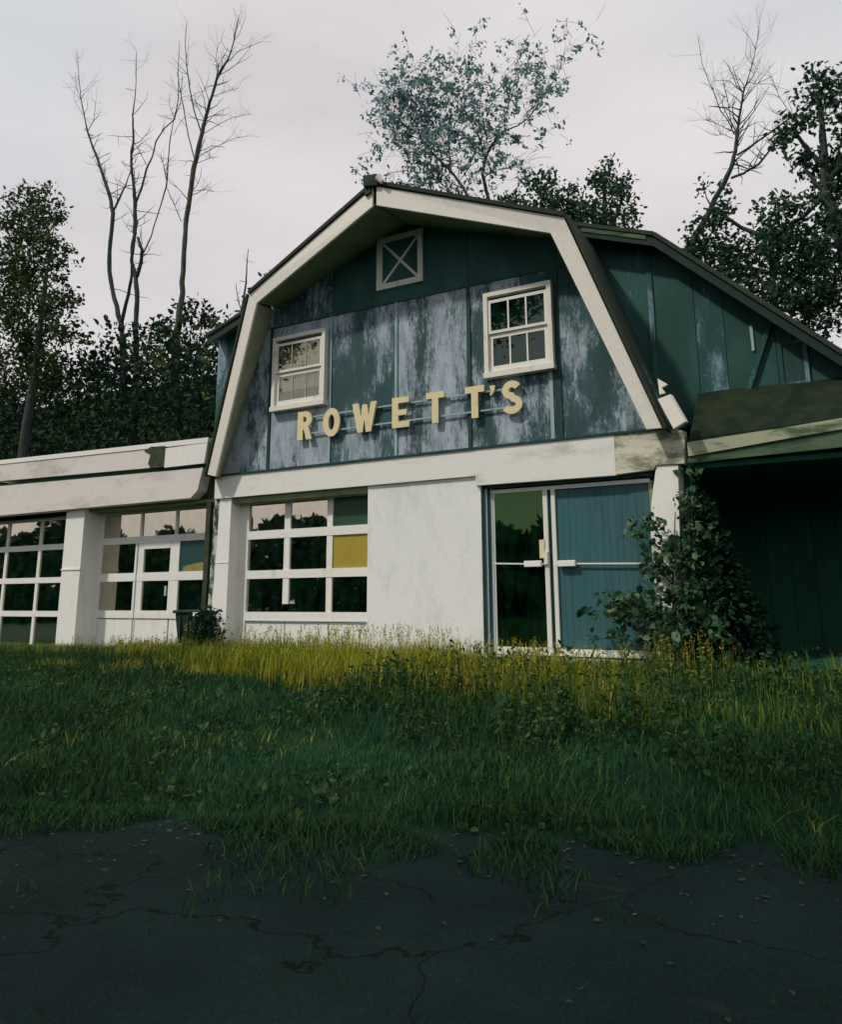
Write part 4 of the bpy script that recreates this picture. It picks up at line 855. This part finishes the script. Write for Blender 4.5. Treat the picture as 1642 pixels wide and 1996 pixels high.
# dark shrub at the foot of the left pier
bush_tree('shrub', 'small dark green shrub growing at the foot of the left corner pier', 'shrub', (-.80, -.38, -3.0), .6, [(-.84, -.32, -2.36, .10, .10, .16), (-.82, -.38, -2.58, .17, .14, .16), (-.82, -.42, -2.80, .22, .16, .18)], 1500, .06, LEAF_DARK)

# ------------------------------------------------------------------ grass
def blades(x, y, h, w, lean=.35, seg=2):
    n = len(x); z = gz(x, y)-.01; az = rng.uniform(0, 2*np.pi, n)+vnoise(x, y, .8, 41)*3; d = np.stack([np.cos(az), np.sin(az)], 1); sd_ = np.stack([-d[:, 1], d[:, 0]], 1)
    ln = ((rng.uniform(.1, 1.0, n)+(rng.uniform(0, 1, n) > .8)*.8)*lean*h)[:, None]; b = np.stack([x, y, z], 1); wv = np.concatenate([sd_*w[:, None]*.5, np.zeros((n, 1))], 1)
    m = b.copy(); m[:, :2] += d*ln*.35; m[:, 2] += h*.6; t_ = b.copy(); t_[:, :2] += d*ln; t_[:, 2] += h
    V = np.stack([b-wv, b+wv, m+wv*.8, m-wv*.8, t_+wv*.12, t_-wv*.12], 1).reshape(-1, 3); i = np.arange(n)[:, None]*6
    return V, np.concatenate([i+np.array([[0, 1, 2, 3]]), i+np.array([[3, 2, 4, 5]])], 1).reshape(-1, 4)
GR_LAWN = leafmat('lawn_blades', [(.004, .045, .018), (.010, .066, .020), (.05, .11, .020), (.005, .05, .024)], .75, .6, .15)
GR_TALL = leafmat('tall_blades', [(.03, .11, .016), (.09, .17, .018), (.22, .25, .024), (.04, .13, .026)], .65, .4, .3)  # yellow tones carry part of the sunlit strip in the blade colour
GR_DRY = leafmat('dry_stalks', [(.26, .28, .03), (.44, .39, .04), (.14, .20, .025), (.52, .45, .06)], .7, .3, .3)
GR_WEED = leafmat('weed_leaves', [(.010, .06, .022), (.025, .085, .024), (.07, .12, .03), (.008, .045, .022)], .6, .35, .25)
def scatter(n, x0, x1, y0, y1, dens):
    x = rng.uniform(x0, x1, n); y = rng.uniform(y0, y1, n); return (lambda k: (x[k], y[k]))((rng.uniform(0, 1, n) < dens(x, y)) & (y > road_edge(x)))
# short lawn on the bank
x, y = scatter(250000, -10, 10.5, -9.0, -.05, lambda x, y: np.clip(.35+.9*vnoise(x, y, 1.1, 2), 0, 1)*np.clip((y-road_edge(x))*5, .3, 1))
h = (.05+.11*vnoise(x, y, .9, 5))*rng.uniform(.6, 1.3, len(x)); V, F = blades(x, y, h, np.full(len(x), .008)*rng.uniform(.7, 1.4, len(x)), .9)
tag(np_mesh('lawn_grass', V, F, GR_LAWN), 'short dark green grass on the bank between road and building', 'grass', kind='stuff')
# unmown grass along the walls
def tallzone(x, y):
    right = np.interp(x, [6.0, 7.2], [1, .25])
    edge = np.interp(x, [-10, -5, -2.5, -1, 1, 3, 6, 10], [-1.1, -1.1, -1.3, -1.5, -2.0, -2.5, -2.7, -2.5])
    return right*np.clip((y-edge)*2.2, 0, 1)*np.clip(.35+.9*vnoise(x, y, 1.4, 8), 0, 1)
x, y = scatter(74000, -10, 10.5, -3.1, -.04, tallzone)
h = (.09+.15*vnoise(x, y, 1.2, 9))*rng.uniform(.5, 1.5, len(x)); h = h*np.where(x < -1, .75, 1)*np.interp(y, [-2.6, -.8, 0], [.8, 1, 1.1])*np.where((x > 3.7) & (x < 6.2) & (y > -.9), .65, 1); V, F = blades(x, y, h, np.full(len(x), .011), .5)
tag(np_mesh('tall_grass', V, F, GR_TALL), 'tall unmown green grass along the foot of the walls', 'grass', kind='stuff')
x, y = scatter(40000, -4.5, 7.2, -2.9, -.30, lambda x, y: tallzone(x, y)*np.clip((vnoise(x, y, 1.0, 12)-.40)*4.0+1.1*np.exp(-((x-5.2)/.55)**2-((y+1.0)/.5)**2)+.9*np.exp(-((x-3.0)/.4)**2-((y+.9)/.5)**2), 0, 1)*np.interp(x, [-4.5, -3.5, -1, 2, 5.6, 6.6], [.25, .6, .5, .9, .8, 0]))  # dry stalks, thickened so their yellow also paints the sunlit strip
h = (.15+.17*vnoise(x, y, 1.2, 13))*rng.uniform(.4, 1.7, len(x))*np.where(x < -1, .75, 1); V, F = blades(x, y, h, np.full(len(x), .010)*rng.uniform(.6, 1.5, len(x)), .5)
tag(np_mesh('dry_sunlit_grass', V, F, GR_DRY), 'yellow dry grass stalks before the entrance, sunlit strip partly put into their colour', 'grass', kind='stuff')
# the yellow mown edge left of centre
x, y = scatter(9000, -2.6, 3.0, -2.5, -1.0, lambda x, y: np.clip(1-np.abs(y+1.72-.10*(x-.5))*2.6, 0, 1)*np.clip((vnoise(x, y, 1.6, 31)-.3)*3, 0, 1))
h = .10*rng.uniform(.5, 1.5, len(x)); V, F = blades(x, y, h, np.full(len(x), .012), .9)
tag(np_mesh('cut_grass', V, F, GR_DRY), 'strip of short yellowed grass at the edge of the mown lawn', 'grass', kind='stuff')
# broad leaved weeds and dead thatch in the lawn
x, y = scatter(9000, -9, 10, -7.5, -.3, lambda x, y: np.clip((vnoise(x, y, 1.9, 81)-.45)*3, 0, 1))
P = np.repeat(np.stack([x, y, gz(x, y)+.05], 1), 5, 0); P += rng.normal(size=P.shape)*np.array([.04, .04, .022])
V, F = leaf_mesh(P, .05, -.2, .75); tag(np_mesh('lawn_weeds', V, F, GR_WEED), 'low broad leaved weeds scattered through the dark lawn', 'weeds', kind='stuff')
x, y = scatter(7000, -9, 10, -7.0, -.3, lambda x, y: np.clip((vnoise(x, y, 1.5, 91)-.58)*4, 0, 1))
V, F = blades(x, y, rng.uniform(.03, .12, len(x)), np.full(len(x), .007), 1.6); tag(np_mesh('thatch', V, F, GR_DRY), 'patches of dead straw coloured thatch lying in the lawn', 'grass', kind='stuff')
# seed stalks in front of the walls
x, y = scatter(4200, -4.2, 7.0, -2.2, -.12, lambda x, y: tallzone(x, y)*np.clip((vnoise(x, y, 1.3, 52)-.25)*2.5, 0, 1))
h = rng.uniform(.18, .52, len(x))*np.where(x < -1, .6, 1)*np.where((x > 3.7) & (x < 6.2), .7, 1); V, F = blades(x, y, h, np.full(len(x), .006), .25)
tip = V.reshape(-1, 6, 3)[:, 4]; kk = 7; P = np.repeat(tip, kk, 0); P[:, 2] -= np.tile(np.linspace(0, .09, kk), len(tip)); P += rng.normal(size=P.shape)*.006
V2, F2 = leaf_mesh(P, .028, -1.2, .4)
tag(np_mesh('seed_stalks', np.concatenate([V, V2]), np.concatenate([F, F2+len(V)]), GR_DRY), 'thin stalks with pale seed heads standing before the white wall', 'grass', kind='stuff')
# leafy weeds towards the right
x, y = scatter(900, 3.2, 8.6, -3.6, -.8, lambda x, y: np.clip((vnoise(x, y, 1.2, 14)-.3)*2.2, 0, 1))
Pw, Vs, Fs, o_ = [], [], [], 0
for a, b in zip(x, y):
    hh = random.uniform(.15, .42); kk = int(hh*34); zt = rng.uniform(.1, 1, kk)*hh
    Pw.append(np.stack([a+rng.normal(size=kk)*.03, b+rng.normal(size=kk)*.03, float(gz(a, b))+zt], 1))
V, F = leaf_mesh(np.concatenate(Pw), .055, .2, .5); V2, F2 = blades(x, y, np.full(len(x), .34), np.full(len(x), .012), .2)
tag(np_mesh('leafy_weeds', np.concatenate([V, V2]), np.concatenate([F, F2+len(V)]), GR_WEED), 'leafy weeds growing on the bank below the entrance doors', 'weeds', kind='stuff')

# ------------------------------------------------------------------ the wood across the road, behind the camera (seen mirrored in the glass)
n = 42000; ang = rng.uniform(R(-75), R(40), n); dist = rng.uniform(58, 72, n)
hgt = 3.9+np.interp(ang, [R(-75), R(-48), R(-40), R(-25)], [-.6, .9, 1.3, 1.6])+.9*np.sin(ang*17.0)+.7*np.sin(ang*43+1)+.4*np.sin(ang*91)
P = np.stack([3+np.sin(ang)*dist, -np.cos(ang)*dist, -3.6+rng.uniform(0, 1, n)**.8*(hgt+2.6)*dist/62], 1)
V, F = leaf_mesh(P, .85, 0, .8); tag(np_mesh('far_wood', V, F, LEAF_DARK), 'dark wood across the road, mirrored in the window panes', 'wood', kind='stuff')

# fallen leaves and grit along the road edge
x = rng.uniform(-9, 10, 1500); y = road_edge(x)-rng.exponential(.75, 1500); P = np.stack([x, y, np.full(1500, -3.485)+rng.uniform(0, .012, 1500)], 1)
V, F = leaf_mesh(P, .034, 0, .7); V[:, 2] = -3.488+(V[:, 2]+3.488)*.3; V[:, 2] = np.maximum(V[:, 2], -3.492)
LITTER = leafmat('fallen_leaves', [(.05, .07, .035), (.03, .05, .03), (.10, .10, .05), (.02, .045, .03)], .8, .3, 0)
tag(np_mesh('leaf_litter', V, F, LITTER), 'small fallen leaves scattered along the road edge', 'leaves', kind='stuff')
x = rng.uniform(-9, 10.5, 42000); y = road_edge(x)-rng.exponential(.42, 42000)
k = vnoise(x, y, 2.6, 21) > .42+.22*np.clip(road_edge(x)-y, 0, 1.5); x, y = x[k], y[k]
V, F = blades(x, y, rng.uniform(.03, .11, len(x)), np.full(len(x), .009), 1.1); tag(np_mesh('edge_grass', V, F, GR_LAWN), 'ragged grass creeping over the edge of the road', 'grass', kind='stuff')

# three tall trees across the road; their crowns shade the road and the lower bank
def shade_tree(label, x, y, r, zc):
    t = thing('roadside_tree', label, 'tree', (x, y, -3.5)); mb = MB()
    limb(mb, [(x, y, -3.6, .34), (x+.2, y, 1.0, .28), (x-.1, y+.2, 6.0, .22), (x, y, zc, .12)])
    nl = 46; c = rng.normal(size=(nl, 3)); c = c/np.linalg.norm(c, axis=1, keepdims=True)*rng.uniform(.35, 1, (nl, 1))*np.array([r, r*.8, r*.55])*.85+np.array([x, y, zc])
    for q in c: limb(mb, [(x, y, zc-r*.6+random.uniform(-1, 1), .10), tuple((q+np.array([x, y, zc-r*.2]))/2)+(.06,), tuple(q)+(.015,)])
    mb.build('trunk', BARK, t, smooth=True)
    P = c[rng.integers(0, nl, 19000)]+rng.normal(size=(19000, 3))*r*.15
    V, F = leaf_mesh(P, .25, .2, .7); tag(np_mesh('crown', V, F, LEAF_DARK, t), kind='stuff')
shade_tree('tall roadside tree across the road opposite the middle of the building', -7.2, -21.6, 5.2, 12.8)
shade_tree('tall roadside tree across the road opposite the entrance doors', 2.2, -16.7, 5.2, 12.0)
shade_tree('tall roadside tree across the road opposite the left wing', -20.6, -22.0, 5.0, 12.8)
